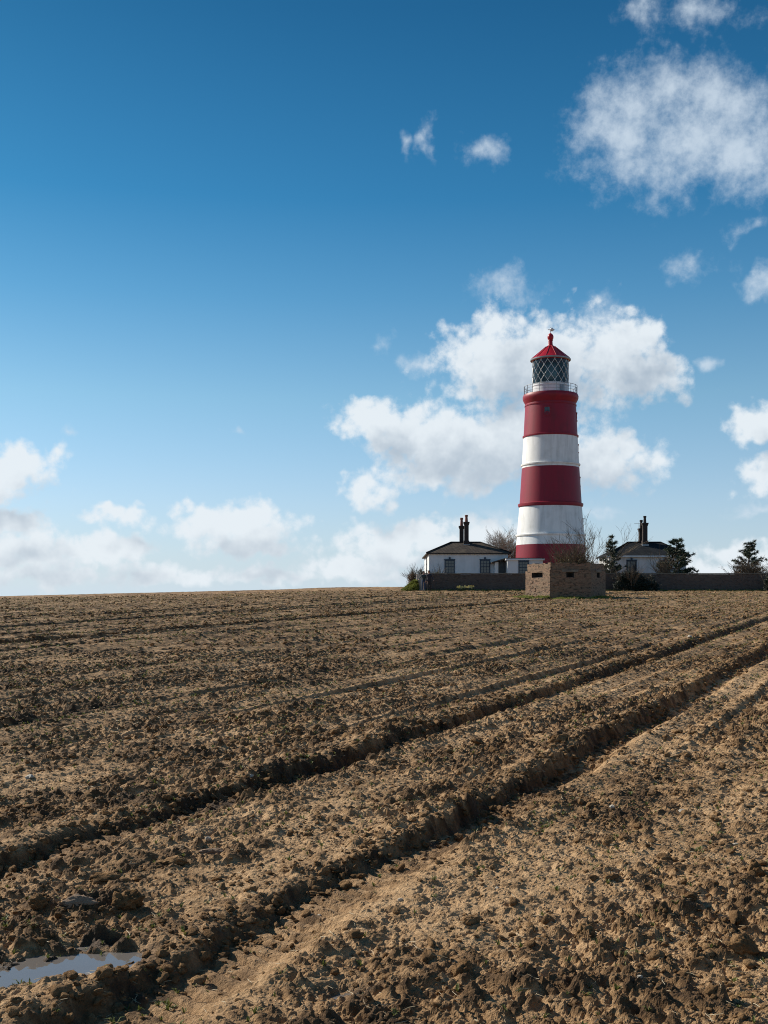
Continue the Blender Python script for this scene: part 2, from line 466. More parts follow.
def tag(o, label=None, cat=None, group=None, kind=None):
    if label: o['label'] = label
    if cat: o['category'] = cat
    if group: o['group'] = group
    if kind: o['kind'] = kind
    return o

def empty(name, loc=(0, 0, 0)):
    o = bpy.data.objects.new(name, None); o.empty_display_size = 0.3
    o.location = loc; COL.objects.link(o)
    return o

def obj_from(name, me, parent=None, loc=(0, 0, 0)):
    o = bpy.data.objects.new(name, me); COL.objects.link(o)
    if parent is not None: o.parent = parent
    o.location = loc
    return o

def smooth_by_angle(o, ang=35):
    me = o.data
    me.polygons.foreach_set('use_smooth', [True] * len(me.polygons))
    try: me.set_sharp_from_angle(angle=R(ang))
    except Exception: pass

def PX(x, Z): return (x - 384) / F * Z
def PZ(y, Z): return CAMZ + (600 - y) / F * Z

# ------------------------------------------------------------------ numpy noise
def h2(ix, iy, s):
    n = (ix * 374761393 + iy * 668265263 + s * 974711 + 1013904223) & 0xffffffff
    n = ((n ^ (n >> 13)) * 1274126177) & 0xffffffff
    n = ((n ^ (n >> 15)) * 1103515245) & 0xffffffff
    n = n ^ (n >> 16)
    return n.astype(np.float64) / 4294967296.0
def vn(x, y, s):
    ix = np.floor(x).astype(np.int64); iy = np.floor(y).astype(np.int64)
    fx = x - ix; fy = y - iy
    fx = fx * fx * fx * (fx * (fx * 6 - 15) + 10); fy = fy * fy * fy * (fy * (fy * 6 - 15) + 10)
    a = h2(ix, iy, s); b = h2(ix + 1, iy, s); c = h2(ix, iy + 1, s); d = h2(ix + 1, iy + 1, s)
    return (a + (b - a) * fx) + ((c + (d - c) * fx) - (a + (b - a) * fx)) * fy
def fbm(x, y, s, oct=4, gain=0.5):
    t = 0; a = 1.0; w = 0
    for k in range(oct):
        t = t + a * vn(x + 17.3 * k, y - 9.1 * k, s + k); w += a; a *= gain
        x, y = (x * 0.8 - y * 0.6) * 2.03, (x * 0.6 + y * 0.8) * 2.03
    return t / w
def billow(x, y, s, oct, gain):
    t = 0; a = 1.0; w = 0
    for k in range(oct):
        t = t + a * np.abs(2 * vn(x + 13.7 * k, y + 5.9 * k, s + k) - 1); w += a; a *= gain
        x, y = (x * 0.8 - y * 0.6) * 1.97, (x * 0.6 + y * 0.8) * 1.97
    return t / w
def domes(x, y, cell, prob, s):
    """blocky clods: one irregular lump per cell at most, returns height in units of cell"""
    gx = x / cell; gy = y / cell
    ix = np.floor(gx).astype(np.int64); iy = np.floor(gy).astype(np.int64)
    out = np.zeros_like(gx)
    for dx in (-1, 0, 1):
        for dy in (-1, 0, 1):
            cx = ix + dx; cy = iy + dy
            ex = h2(cx, cy, s) < prob
            jx = cx + 0.15 + 0.7 * h2(cx, cy, s + 1); jy = cy + 0.15 + 0.7 * h2(cx, cy, s + 2)
            r = 0.28 + 0.52 * h2(cx, cy, s + 3) ** 1.5
            th = 6.283 * h2(cx, cy, s + 4); co = np.cos(th); si = np.sin(th)
            u = ((gx - jx) * co + (gy - jy) * si) / r; v = ((gy - jy) * co - (gx - jx) * si) / (r * (0.55 + 0.4 * h2(cx, cy, s + 5)))
            au = np.abs(u); av = np.abs(v)
            d = np.maximum(np.maximum(au, av), 0.72 * (au + av))
            d = 0.5 * d + 0.5 * np.sqrt(u * u + v * v)
            tilt = 1 + 0.45 * (u * (h2(cx, cy, s + 6) - 0.5) + v * (h2(cx, cy, s + 7) - 0.5)) * 2
            hh = np.where(ex, np.clip(1 - d ** 3, 0, None) * r * tilt * (0.6 + 0.6 * h2(cx, cy, s + 8)), 0)
            out = np.maximum(out, hh)
    return out
def sstep(a, b, x):
    t = np.clip((x - a) / (b - a), 0, 1); return t * t * (3 - 2 * t)

# ------------------------------------------------------------------ terrain
TD = (0.425, 0.905)                 # direction of the tractor ruts
def base(X, Y):
    X = np.asarray(X, float); Y = np.asarray(Y, float)
    Yc = 106.0
    y1 = np.clip(Y, -40, Yc)
    z = 0.02 * y1 + 0.00006 * y1 * np.abs(y1)
    z = z + 0.0327 * np.clip(Y - Yc, 0, 14) - 0.0021 * np.clip(Y - Yc, 0, 90) ** 2
    xl = np.minimum(X, 0) ; xl = xl * sstep(0, 12, -xl) + 0
    z = z + 0.00022 * np.clip(xl, -120, 0) * np.clip(Y, 0, 140)
    return z
RUTS = [(-4.55, 0.115, 0.19), (-2.70, 0.115, 0.22), (-20.1, 0.10, 0.26), (-18.2, 0.07, 0.24), (-33.5, 0.11, 0.26), (-31.6, 0.09, 0.26),
        (-8.9, 0.035, 0.2), (-11.6, 0.03, 0.3), (-14.6, 0.035, 0.25), (-24.0, 0.06, 0.3), (-27.2, 0.06, 0.3), (-37.5, 0.08, 0.3), (-41, 0.07, 0.3), (2.2, 0.025, 0.3)]
PUD = (-1.36, 4.58)
PUDDLES = [(-1.42, 4.50, 0.38, 0.16, 0.3, 0.050), (-1.16, 4.66, 0.17, 0.10, 0.5, 0.045), (-1.24, 4.83, 0.10, 0.05, 0.2, 0.04),
           (-0.14, 4.26, 0.10, 0.06, 0.3, 0.03), (-2.47, 6.62, 0.13, 0.10, 0.2, 0.045)]
def soil(X, Y, fine=True):
    """height over the base, dryness with painted bank shade, wetness"""
    c = 0.905 * X - 0.425 * Y; t = 0.425 * X + 0.905 * Y
    dist = np.hypot(X, Y)
    wob = 0.10 * (vn(t * 0.35, c * 0 + 3.1, 5) - 0.5) + 0.05 * (vn(t * 1.7, c * 0 + 8.1, 6) - 0.5)
    wx = X + 0.05 * (fbm(X * 5, Y * 5, 21, 3) - 0.5) * 2; wy = Y + 0.05 * (fbm(X * 5, Y * 5, 31, 3) - 0.5) * 2
    zone = fbm(t * 0.55, c * 1.1, 41, 4)                       # rougher and smoother stretches, drawn out along the rows
    zone = sstep(0.30, 0.66, zone)
    # compacted lanes beside the two wheel ruts
    lane = np.exp(-((c + 2.15) / 0.34) ** 2) * 0.9 + np.exp(-((c + 3.95) / 0.30) ** 2) * 0.65 + np.exp(-((c + 0.2) / 0.5) ** 2) * 0.25
    lane = lane * (0.55 + 0.9 * vn(t * 0.8, c * 1.5, 51))
    lane = np.clip(lane, 0, 1) * (0.30 + 0.70 * sstep(6, 11, t))
    amp = (0.42 + 0.75 * zone) * (1 - 0.58 * lane)
    far = sstep(9, 30, dist)
    amp = amp * (1 - 0.30 * far) + 0.12 * far
    cl1 = domes(wx, wy, 0.40, 0.16, 101); cl2 = domes(wx * 1.02 + 3, wy, 0.17, 0.34, 131); cl3 = domes(wx + 0.06 * wy, wy, 0.085, 0.40, 161); cl4 = domes(wx, wy, 0.045, 0.42, 191)
    bil = billow(wx * 9, wy * 9, 241, 5, 0.56)
    big = 1 - 0.45 * sstep(5.5, 10, dist)
    h = amp * (big * (0.046 * cl1 + 0.046 * cl2) + 0.046 * cl3 + 0.032 * cl4)
    h = h + (0.34 + 0.66 * amp) * (0.055 - 0.018 * far) * (bil - 0.3)
    clod = np.clip(amp * (1.2 * cl1 + 1.7 * cl2 + 1.9 * cl3 + 1.4 * cl4), 0, 1)
    if fine:
        h = h + (0.45 + 0.55 * amp) * 0.013 * domes(X, Y, 0.022, 0.6, 221)
    h = h + 0.045 * (fbm(X * 1.3, Y * 1.3, 61, 4) - 0.5)
    # drill rows, with a deeper coulter groove every few rows and the wider marks between passes
    rowph = c / 0.44 + 0.22 * vn(t * 0.2, c * 0.3, 81)
    saw = np.abs(2 * (rowph - np.floor(rowph)) - 1)
    rowk = (0.25 + 0.75 * sstep(6, 14, dist)) * (1 - 0.8 * lane) * (0.65 + 0.7 * vn(t * 0.3, c * 0.8, 83))
    h = h + 0.066 * rowk * (saw - 0.5)
    q1 = c / 1.76 + 0.12 * vn(t * 0.2, c * 0.2, 85); q1 = (q1 - np.floor(q1)) * 1.76
    h = h - 0.048 * rowk * np.clip(sstep(1.0, 1.8, np.abs(c + 3.4)), .1, 1) * sstep(0, .05, q1) * (1 - sstep(.10, .26, q1))
    q2 = c / 4.3 + 0.05 * vn(t * 0.1, c * 0.1, 87); q2 = (q2 - np.floor(q2)) * 4.3
    h = h - 0.085 * sstep(8, 22, dist) * (c < -5.2) * sstep(0, .08, q2) * (1 - sstep(.16, .5, q2)) * (0.5 + 0.8 * vn(t * 0.3, c * 0.2, 89))
    h = h + 0.040 * far * (fbm(c * 1.3, t * 0.035, 91, 3) - 0.5) * 2
    dry_shade = 0.58 + 0.8 * (fbm(X * 0.8, Y * 0.8, 111, 4) - 0.5) + 0.30 * lane - 0.10 * zone - 1.0 * clod - 0.26 * far
    wet = np.zeros_like(h)
    for (cr, dep, wd) in RUTS:
        q = c - cr - wob
        keep = 1.0
        if cr in (-4.55, -2.70):
            keep = 0.62 + 0.38 * sstep(5.5, 9.5, t) + 0.25 * (vn(t * 1.3, c * 0 + cr, 7) - 0.5) * (1 - sstep(6, 14, t))
        q = q + 0.09 * (vn(X * 7, Y * 7, 12) - 0.5) + 0.03 * (vn(X * 19, Y * 19, 18) - 0.5)
        prof = sstep(-0.09, 0.02, q) * (1 - sstep(wd * 0.9, wd * 2.1, q))
        dd = dep * keep * (0.8 + 0.4 * vn(t * 0.9, c * 0 + cr, 9))
        berm = np.exp(-((q + 0.17) / 0.11) ** 2) * 0.42 + np.exp(-((q - wd * 2.2) / 0.14) ** 2) * 0.22
        h = h * (1 - (0.42 if cr in (-4.55, -2.70) else 0.3) * prof) - dd * prof + dd * berm * (0.5 + vn(X * 3.1, Y * 3.1, 13))
        if cr in (-4.55, -2.70):
            lug = np.sin(2 * math.pi * (t / 0.12 + (q - wd * 0.5) * 2.6))
            lug = np.clip(lug * 1.8 + 0.5, -1, 1)
            lm = sstep(-0.02, 0.06, q) * (1 - sstep(wd * 1.3, wd * 2.0, q)) * (1 - sstep(9, 18, t)) * (0.4 + vn(t * 1.1, c * 0 + 4.4, 14))
            h = h + 0.014 * lug * lm
            # the second lug print, on the lane left of the rut
            q2 = q + 0.55
            lug2 = np.sin(2 * math.pi * (t / 0.19 - q2 * 2.0))
            lm2 = sstep(-0.22, -0.1, q2) * (1 - sstep(0.12, 0.25, q2)) * (1 - sstep(8, 14, t)) * sstep(0.45, 0.7, vn(t * 0.7, c * 0 + 14.4, 15))
            h = h + 0.022 * np.clip(lug2 * 1.8, -1, 1) * lm2
            wet = np.maximum(wet, prof * 0.35 * (1 - sstep(8, 16, t)))
        dry_shade = dry_shade - 0.75 * np.exp(-((q + 0.035) / 0.075) ** 2) * min(1, dep / 0.09) + (0.22 * prof * sstep(8, 14, t) if cr == -2.70 else 0)  # rut bank faces darkened: their shade is painted into the soil colour
    # hollows that hold water
    for (px, py, ra, rb, ang, dep) in PUDDLES:
        ca, sa = math.cos(ang), math.sin(ang)
        u = ((X - px) * ca + (Y - py) * sa) / ra; v = ((Y - py) * ca - (X - px) * sa) / rb
        d = np.sqrt(u * u + v * v) + 0.55 * (fbm(X * 9, Y * 9, 17, 3) - 0.5)
        k = 1 - sstep(0.45, 1.75, d)
        h = h * (1 - 0.40 * k) - dep * k
        wet = np.maximum(wet, 0.6 * (1 - sstep(0.8, 1.9, d)))
    # the tilled soil gives way to the trodden headland by the garden wall
    edge = sstep(85, 91, Y + 0 * X)
    h = h * (1 - 0.5 * edge)
    return h, np.clip(dry_shade, -1, 1), wet
def ground(x, y):
    h, _, _ = soil(np.array([float(x)]), np.array([float(y)]))
    return float(base(x, y) + h[0])

def fan(y0, y1, k, u0, u1, fine):
    nr = int(math.log(y1 / y0) / k) + 1; nc = int((u1 - u0) / k) + 1
    Y = y0 * np.exp(np.linspace(0, math.log(y1 / y0), nr)); U = np.linspace(u0, u1, nc)
    YY, UU = np.meshgrid(Y, U, indexing='ij')
    YY = YY + 0
    XX = UU * YY
    # break the regularity of the grid a little
    jx = (h2(np.arange(nr)[:, None] + 0 * np.arange(nc)[None, :], np.arange(nc)[None, :] + 0 * np.arange(nr)[:, None], 3) - 0.5) * 0.5 * k
    XX = XX + jx * YY
    x = XX.ravel(); y = YY.ravel()
    h, dry_shade, wet = soil(x, y, fine)
    z = base(x, y) + h
    idx = np.arange(nr * nc).reshape(nr, nc)
    q = np.stack([idx[:-1, :-1].ravel(), idx[:-1, 1:].ravel(), idx[1:, 1:].ravel(), idx[1:, :-1].ravel()], 1)
    return np.stack([x, y, z], 1), q, dry_shade, wet

def np_mesh(name, V, Q, attrs, mat):
    me = bpy.data.meshes.new(name)
    me.vertices.add(len(V)); me.vertices.foreach_set('co', V.astype(np.float32).ravel())
    me.loops.add(Q.size); me.loops.foreach_set('vertex_index', Q.astype(np.int32).ravel())
    me.polygons.add(len(Q)); me.polygons.foreach_set('loop_start', np.arange(0, Q.size, Q.shape[1], dtype=np.int32))
    me.update(calc_edges=True)
    me.polygons.foreach_set('use_smooth', np.zeros(len(Q), bool))
    for k, a in attrs.items():
        at = me.attributes.new(k, 'FLOAT', 'POINT'); at.data.foreach_set('value', a.astype(np.float32))
    me.materials.append(mat)
    return me

parts = [fan(2.95, 24.0, 0.00150, -0.45, 0.45, True), fan(23.7, 118.0, 0.0031, -0.50, 0.50, False)]
Vs, Qs, ds, ws, n0 = [], [], [], [], 0
for V, Q, d, w in parts:
    Vs.append(V); Qs.append(Q + n0); ds.append(d); ws.append(w); n0 += len(V)
fld = obj_from('field', np_mesh('field', np.concatenate(Vs), np.concatenate(Qs), {'dry_shade': np.concatenate(ds), 'wet': np.concatenate(ws)}, M['soil']))
tag(fld, 'tilled brown field with two tractor ruts', kind='structure')

# the land all round, out to the horizon, lying just under the tilled field where the two overlap
gx = np.concatenate([-np.geomspace(6000, 60, 26), np.linspace(-58, 58, 59), np.geomspace(60, 6000, 26)])
gy = np.concatenate([-np.geomspace(6000, 42, 26), np.linspace(-40, 150, 96), np.geomspace(155, 6000, 26)])
GX, GY = np.meshgrid(gx, gy)
gz = base(GX, GY)
inside = sstep(0.5, 2, GY) * (1 - sstep(108, 116, GY)) * (1 - sstep(0.42, 0.46, np.abs(GX) / np.maximum(GY, 1)))
rough = 0.05 * (fbm(GX * 0.7, GY * 0.7, 301, 3) - 0.5)
gz = gz + rough * (np.abs(GX) < 150) - 0.30 * inside
idx = np.arange(GX.size).reshape(GX.shape)
q = np.stack([idx[:-1, :-1].ravel(), idx[:-1, 1:].ravel(), idx[1:, 1:].ravel(), idx[1:, :-1].ravel()], 1)
zero = np.zeros(GX.size)
gr = obj_from('ground', np_mesh('ground', np.stack([GX.ravel(), GY.ravel(), gz.ravel()], 1), q, {'dry_shade': zero, 'wet': zero}, M['soil']))
tag(gr, 'open land around the tilled field', kind='structure')

# puddles: flat water lying in the hollows
def puddle(ids, level, label):
    pts = []
    for i in ids:
        px, py, ra, rb, ang, dep = PUDDLES[i]
        for a in np.linspace(0, 2 * math.pi, 28, endpoint=False):
            u, v = 1.3 * ra * math.cos(a), 1.3 * rb * math.sin(a)
            pts.append((px + u * math.cos(ang) - v * math.sin(ang), py + u * math.sin(ang) + v * math.cos(ang)))
    bm = bmesh.new()
    for p in pts: bm.verts.new((p[0], p[1], level))
    rr = bmesh.ops.convex_hull(bm, input=bm.verts)
    bmesh.ops.delete(bm, geom=list(set(rr['geom_interior'] + rr['geom_unused'])), context='VERTS')
    me = bpy.data.meshes.new('puddle')
    vs = sorted([v.co[:] for v in bm.verts], key=lambda c: math.atan2(c[1] - np.mean([p[1] for p in pts]), c[0] - np.mean([p[0] for p in pts])))
    bm.free()
    me.from_pydata(vs, [], [list(range(len(vs)))]); me.materials.append(M['water'])
    tag(obj_from('puddle', me), label, kind='structure')
puddle((0, 1, 2), float(base(*PUD)) - 0.018, 'wide shallow puddle in the mud beside the big clod')
puddle((3,), float(base(-.14, 4.26)) - .026, 'tiny puddle in the wheel rut')
puddle((4,), float(base(-2.47, 6.62)) - .028, 'small puddle beyond the far wheel rut')

# ------------------------------------------------------------------ scattered instances that nobody could count (geometry nodes, kind = stuff)
def scatter(name, variants, pts, rot, scl, label):
    """variants: list of meshes; pts, rot, scl: (n,3) arrays"""
    col = bpy.data.collections.new(name + '_shapes')
    for i, me in enumerate(variants):
        col.objects.link(bpy.data.objects.new('%s_shape_%d' % (name, i), me))
    me = bpy.data.meshes.new(name)
    me.vertices.add(len(pts)); me.vertices.foreach_set('co', np.asarray(pts, np.float32).ravel())
    for k, a in (('rot', rot), ('scl', scl)):
        at = me.attributes.new(k, 'FLOAT_VECTOR', 'POINT'); at.data.foreach_set('vector', np.asarray(a, np.float32).ravel())
    at = me.attributes.new('pick', 'INT', 'POINT')
    at.data.foreach_set('value', np.random.RandomState(len(pts)).randint(0, len(variants), len(pts)).astype(np.int32))
    me.update()
    o = obj_from(name, me)
    ng = bpy.data.node_groups.new(name + '_scatter', 'GeometryNodeTree')
    ng.interface.new_socket('Geometry', in_out='INPUT', socket_type='NodeSocketGeometry')
    ng.interface.new_socket('Geometry', in_out='OUTPUT', socket_type='NodeSocketGeometry')
    N = ng.nodes; L = ng.links
    gin = N.new('NodeGroupInput'); gout = N.new('NodeGroupOutput')
    ci = N.new('GeometryNodeCollectionInfo'); ci.inputs['Collection'].default_value = col
    ci.inputs['Separate Children'].default_value = True; ci.inputs['Reset Children'].default_value = True
    iop = N.new('GeometryNodeInstanceOnPoints'); iop.inputs['Pick Instance'].default_value = True
    def attr(nm, typ):
        a = N.new('GeometryNodeInputNamedAttribute'); a.data_type = typ; a.inputs['Name'].default_value = nm
        return a.outputs['Attribute']
    L.new(gin.outputs[0], iop.inputs['Points']); L.new(ci.outputs[0], iop.inputs['Instance'])
    L.new(attr('pick', 'INT'), iop.inputs['Instance Index'])
    L.new(attr('rot', 'FLOAT_VECTOR'), iop.inputs['Rotation']); L.new(attr('scl', 'FLOAT_VECTOR'), iop.inputs['Scale'])
    L.new(iop.outputs[0], gout.inputs[0])
    md = o.modifiers.new('scatter', 'NODES'); md.node_group = ng
    return tag(o, label, kind='stuff')

def clod_mesh(seed, sub=2, block=0.5):
    rs = random.Random(seed)
    bm = bmesh.new(); bmesh.ops.create_icosphere(bm, subdivisions=sub, radius=1.0)
    planes = [(Vector((rs.gauss(0, 1), rs.gauss(0, 1), rs.gauss(0, 1))).normalized(), rs.uniform(0.5, 0.85)) for _ in range(9)]
    co = np.array([v.co[:] for v in bm.verts])
    nz = fbm(co[:, 0] * 2.3 + seed, co[:, 1] * 2.3 + co[:, 2] * 1.7, seed, 3) - 0.5
    nz2 = vn(co[:, 0] * 6 + seed, co[:, 1] * 6 + co[:, 2] * 5, seed + 9) - 0.5
    for i, v in enumerate(bm.verts):
        p = v.co * (1 + 1.1 * float(nz[i]) + 0.42 * float(nz2[i]))
        for n, d in planes:
            k = p.dot(n) - d
            if k > 0: p = p - n * (k * (0.45 + block * 0.5))
        v.co = p
    me = bpy.data.meshes.new('clod'); bm.to_mesh(me); bm.free()
    me.materials.append(M['clod'])
    me.polygons.foreach_set('use_smooth', [sub > 2] * len(me.polygons))
    return me

rs = np.random.RandomState(11)
def fan_points(n, y0, y1, umax):
    # even per square metre inside a fan
    y = np.sqrt(rs.uniform(y0 * y0, y1 * y1, n)); u = rs.uniform(-umax, umax, n)
    return u * y, y
clods = [clod_mesh(900 + i, 3, .35) for i in range(10)]
xs, ys, szs = [], [], []
for (n, y0, y1, umax, s0, s1) in [(60000, 3.2, 9, .44, .003, .014), (7000, 3.2, 10, .44, .012, .036), (45000, 9, 22, .42, .008, .030),
                                  (5000, 10, 28, .42, .02, .055), (34000, 22, 55, .40, .02, .06), (36000, 40, 96, .40, .03, .09)]:
    x, y = fan_points(n, y0, y1, umax)
    c = 0.905 * x - 0.425 * y; t = 0.425 * x + 0.905 * y
    zone = sstep(0.30, 0.66, fbm(t * 0.55, c * 1.1, 41, 4))
    lane = np.exp(-((c + 2.15) / 0.34) ** 2) + 0.7 * np.exp(-((c + 3.95) / 0.3) ** 2)
    clump = sstep(0.42, 0.62, fbm(x * 2.2, y * 2.2, 511, 3))
    pw = 0.6 * (0.35 + 0.65 * zone) * (1 - 0.6 * np.clip(lane, 0, 1)) * (0.15 + 0.85 * clump)
    for (px, py, ra, rb, ang, dep) in PUDDLES[:3]:
        pw = pw * (np.hypot((x - px) / ra, (y - py) / (rb * 1.5)) > 1.15)
    k = rs.uniform(0, 1, n) < pw
    x, y = x[k], y[k]
    xs.append(x); ys.append(y); szs.append(s0 + (s1 - s0) * rs.uniform(0, 1, len(x)) ** 2.2)
for (cr, n, t0, t1) in ((-4.55, 1500, 3, 34), (-2.70, 1500, 3, 34), (-20.1, 900, 20, 60)):
    t = t0 * (t1 / t0) ** rs.uniform(0, 1, n); c = cr + rs.normal(-0.05, .10, n) + .1 * (vn(t * 0.35, t * 0 + 3.1, 5) - 0.5)
    xs.append(0.905 * c + 0.425 * t); ys.append(-0.425 * c + 0.905 * t); szs.append((.006 + .022 * rs.uniform(0, 1, n) ** 3) * (1 + t / 26))
x = np.concatenate(xs); y = np.concatenate(ys); s = np.concatenate(szs)
h, _, _ = soil(x, y)
z = base(x, y) + h + s * 0.12
scl = np.stack([s * rs.uniform(.8, 1.5, len(s)), s * rs.uniform(.7, 1.2, len(s)), s * rs.uniform(.45, .85, len(s))], 1)
rot = np.stack([rs.uniform(-.5, .5, len(s)), rs.uniform(-.5, .5, len(s)), rs.uniform(0, 6.28, len(s))], 1)
scatter('loose_clods', clods, np.stack([x, y, z], 1), rot, scl, 'loose crumbs and clods of soil strewn over the field')

# seedlings and weeds
def tuft_mesh(seed, n, length, width, droop, spread, mat):
    r = random.Random(seed); mb = MB()
    for _ in range(n):
        a = r.uniform(0, 6.283); L = length * r.uniform(.5, 1.1); w = width * r.uniform(.7, 1.2)
        d = Vector((math.cos(a), math.sin(a), 0)); sd = Vector((-d.y, d.x, 0))
        o = d * r.uniform(0, spread * 0.3)
        tilt = r.uniform(.15, .9) * droop
        p0 = o; p1 = o + d * (L * .5 * tilt) + Vector((0, 0, L * .5)); p2 = o + d * (L * 1.0 * tilt * 1.2) + Vector((0, 0, L * (.85 - .55 * tilt)))
        i = len(mb.v)
        mb.v += [tuple(p0 - sd * w * .5), tuple(p0 + sd * w * .5), tuple(p1 + sd * w * .6), tuple(p1 - sd * w * .6), tuple(p2)]
        mb.f += [[i, i + 1, i + 2, i + 3], [i + 3, i + 2, i + 4]]; mb.uv += [None, None]; mb.mi += [0, 0]
    return mb.mesh('tuft', mat)
seed_shapes = [tuft_mesh(40 + i, 5 + i % 4, 1.0, .16, 1.0, .3, M['seedling']) for i in range(6)]
xs, ys, szs = [], [], []
for (n, y0, y1, s0, s1) in [(2200, 3.2, 9, .014, .045), (8000, 9, 24, .025, .06), (70000, 24, 92, .04, .09)]:
    x, y = fan_points(n, y0, y1, .42)
    c = 0.905 * x - 0.425 * y; t = 0.425 * x + 0.905 * y
    # most stand in the drill rows
    snap = rs.uniform(0, 1, n) < 0.6
    c2 = np.where(snap, np.round(c / 0.52) * 0.52 + rs.normal(0, .05, n), c)
    x, y = 0.905 * c2 + 0.425 * t, -0.425 * c2 + 0.905 * t
    k = rs.uniform(0, 1, n) < (0.15 + 0.85 * sstep(.46, .66, fbm(x * .8, y * .8, 601, 4)))
    k &= (y > 3.0)
    xs.append(x[k]); ys.append(y[k]); szs.append(rs.uniform(s0, s1, k.sum()))
x = np.concatenate(xs); y = np.concatenate(ys); s = np.concatenate(szs)
h, _, _ = soil(x, y); z = base(x, y) + h - .003
scatter('seedlings', seed_shapes, np.stack([x, y, z], 1), np.stack([0 * s, 0 * s, rs.uniform(0, 6.28, len(s))], 1), np.stack([s, s, s], 1), 'small green seedlings and weeds scattered over the soil')
# straw and dead stalks
def straw_mesh(seed):
    r = random.Random(seed); mb = MB()
    bend = r.uniform(-.12, .12)
    mb.tube([(-.5, 0, .01), (0, bend, .03), (.5, 0, .012)], [.018, .022, .012], 4)
    return mb.mesh('straw', M['straw'])
straws = [straw_mesh(i) for i in range(5)]
xs, ys, szs = [], [], []
for (n, y0, y1, s0, s1) in [(5200, 3.2, 9, .015, .065), (9000, 9, 26, .03, .10), (50000, 26, 90, .06, .17)]:
    x, y = fan_points(n, y0, y1, .42)
    k = rs.uniform(0, 1, n) < (0.15 + 0.85 * sstep(.42, .66, fbm(x * .9, y * .9, 701, 4)))
    xs.append(x[k]); ys.append(y[k]); szs.append(s0 + (s1 - s0) * rs.uniform(0, 1, k.sum()) ** 2)
x = np.concatenate(xs); y = np.concatenate(ys); s = np.concatenate(szs)
h, _, _ = soil(x, y); z = base(x, y) + h + .004
scatter('straw_litter', straws, np.stack([x, y, z], 1), np.stack([0 * s, rs.uniform(-.35, .35, len(s)), rs.uniform(0, 6.28, len(s))], 1), np.stack([s, s * 1.2, s * 1.2], 1), 'bleached straw and dead stalks lying on the soil')

# ------------------------------------------------------------------ lighthouse
LZ = 112.0
K = LZ / F
lx = PX(550.5, LZ)
lgz = float(base(lx, LZ))
def lz(y): return PZ(y, LZ - float(np.interp(y, [330, 345, 357, 392, 600], [0, .3, 1.3, 2.0, 2.8]))) - lgz            # height over the foot
lh = empty('lighthouse', (lx, LZ, lgz))
tag(lh, 'tall red and white banded lighthouse with glazed lantern', 'lighthouse')
def lathe_part(name, prof, mat, parent=None, seg=96, smooth=True, ang=30):
    o = MB().lathe(prof, seg).build(name, mat, parent or lh)
    smooth_by_angle(o, ang)
    return o
r = lambda w: w * K
bands = [(600, 544, 36.2, 34.15, 'red'), (544, 505.6, 34.15, 31.0, 'white'), (505.6, 465.8, 31.0, 28.5, 'red'), (465.8, 434.8, 28.5, 26.85, 'white'), (434.8, 401, 26.85, 25.1, 'red')]
for (y0, y1, w0, w1, m) in bands:
    prof = [(r(w0 + (w1 - w0) * k / 8), lz(y0 + (y1 - y0) * k / 8)) for k in range(9)]
    if y0 == 600: prof = [(r(37.2), -0.6)] + prof
    o = lathe_part('tower_band', prof, M[m])
    o['label'] = '%s painted band of the tower' % m
def course(y, w, hgt, out, mat):
    lathe_part('string_course', [(r(w - .6), lz(y) - hgt), (r(w) + out * .8, lz(y) - hgt * .7), (r(w) + out, lz(y) - .02), (r(w) + out, lz(y) + hgt * .25), (r(w - .6), lz(y) + hgt * .6)], M[mat], ang=20)
course(534, 33.3, .16, .13, 'white'); course(502.8, 30.85, .26, .16, 'red'); course(462.4, 28.3, .16, .12, 'white'); course(433.6, 26.8, .16, .10, 'red'); course(402.5, 25.2, .12, .06, 'red')
lathe_part('cornice', [(r(24.6), lz(402)), (r(25.4), lz(400.3)), (r(27.0), lz(397.2)), (r(27.6), lz(395.5)), (r(27.7), lz(393.6)), (r(27.2), lz(392.4)), (r(26.9), lz(391.6)), (r(10), lz(391.5))], M['red'], ang=40)
# lantern
lathe_part('lantern_base', [(r(18.2), lz(391.5)), (r(18.2), lz(383.6)), (r(18.6), lz(383.4)), (r(18.6), lz(382.2)), (r(17.6), lz(382.1))], M['white_metal'])
lathe_part('lantern_sill_ring', [(r(17.6), lz(382.4)), (r(18.5), lz(382.0)), (r(18.5), lz(381.4)), (r(17.4), lz(381.2))], M['white_metal'])
gm_, gn, gb = principled('lantern_glass')
glo = gn.n('ShaderNodeBsdfGlossy'); glo.inputs['Roughness'].default_value = 0.03
trn = gn.n('ShaderNodeBsdfTransparent'); trn.inputs[0].default_value = (0.72, 0.82, 0.84, 1)
fr = gn.n('ShaderNodeFresnel'); fr.inputs[0].default_value = 1.5
mxs = gn.n('ShaderNodeMixShader'); gn.t.links.new(fr.outputs[0], mxs.inputs[0]); gn.t.links.new(trn.outputs[0], mxs.inputs[1]); gn.t.links.new(glo.outputs[0], mxs.inputs[2])
gn.t.links.new(mxs.outputs[0], gn.t.nodes['Material Output'].inputs[0])
lathe_part('lantern_glazing', [(r(17.55), lz(381.3)), (r(17.55), lz(357.6))], gm_)
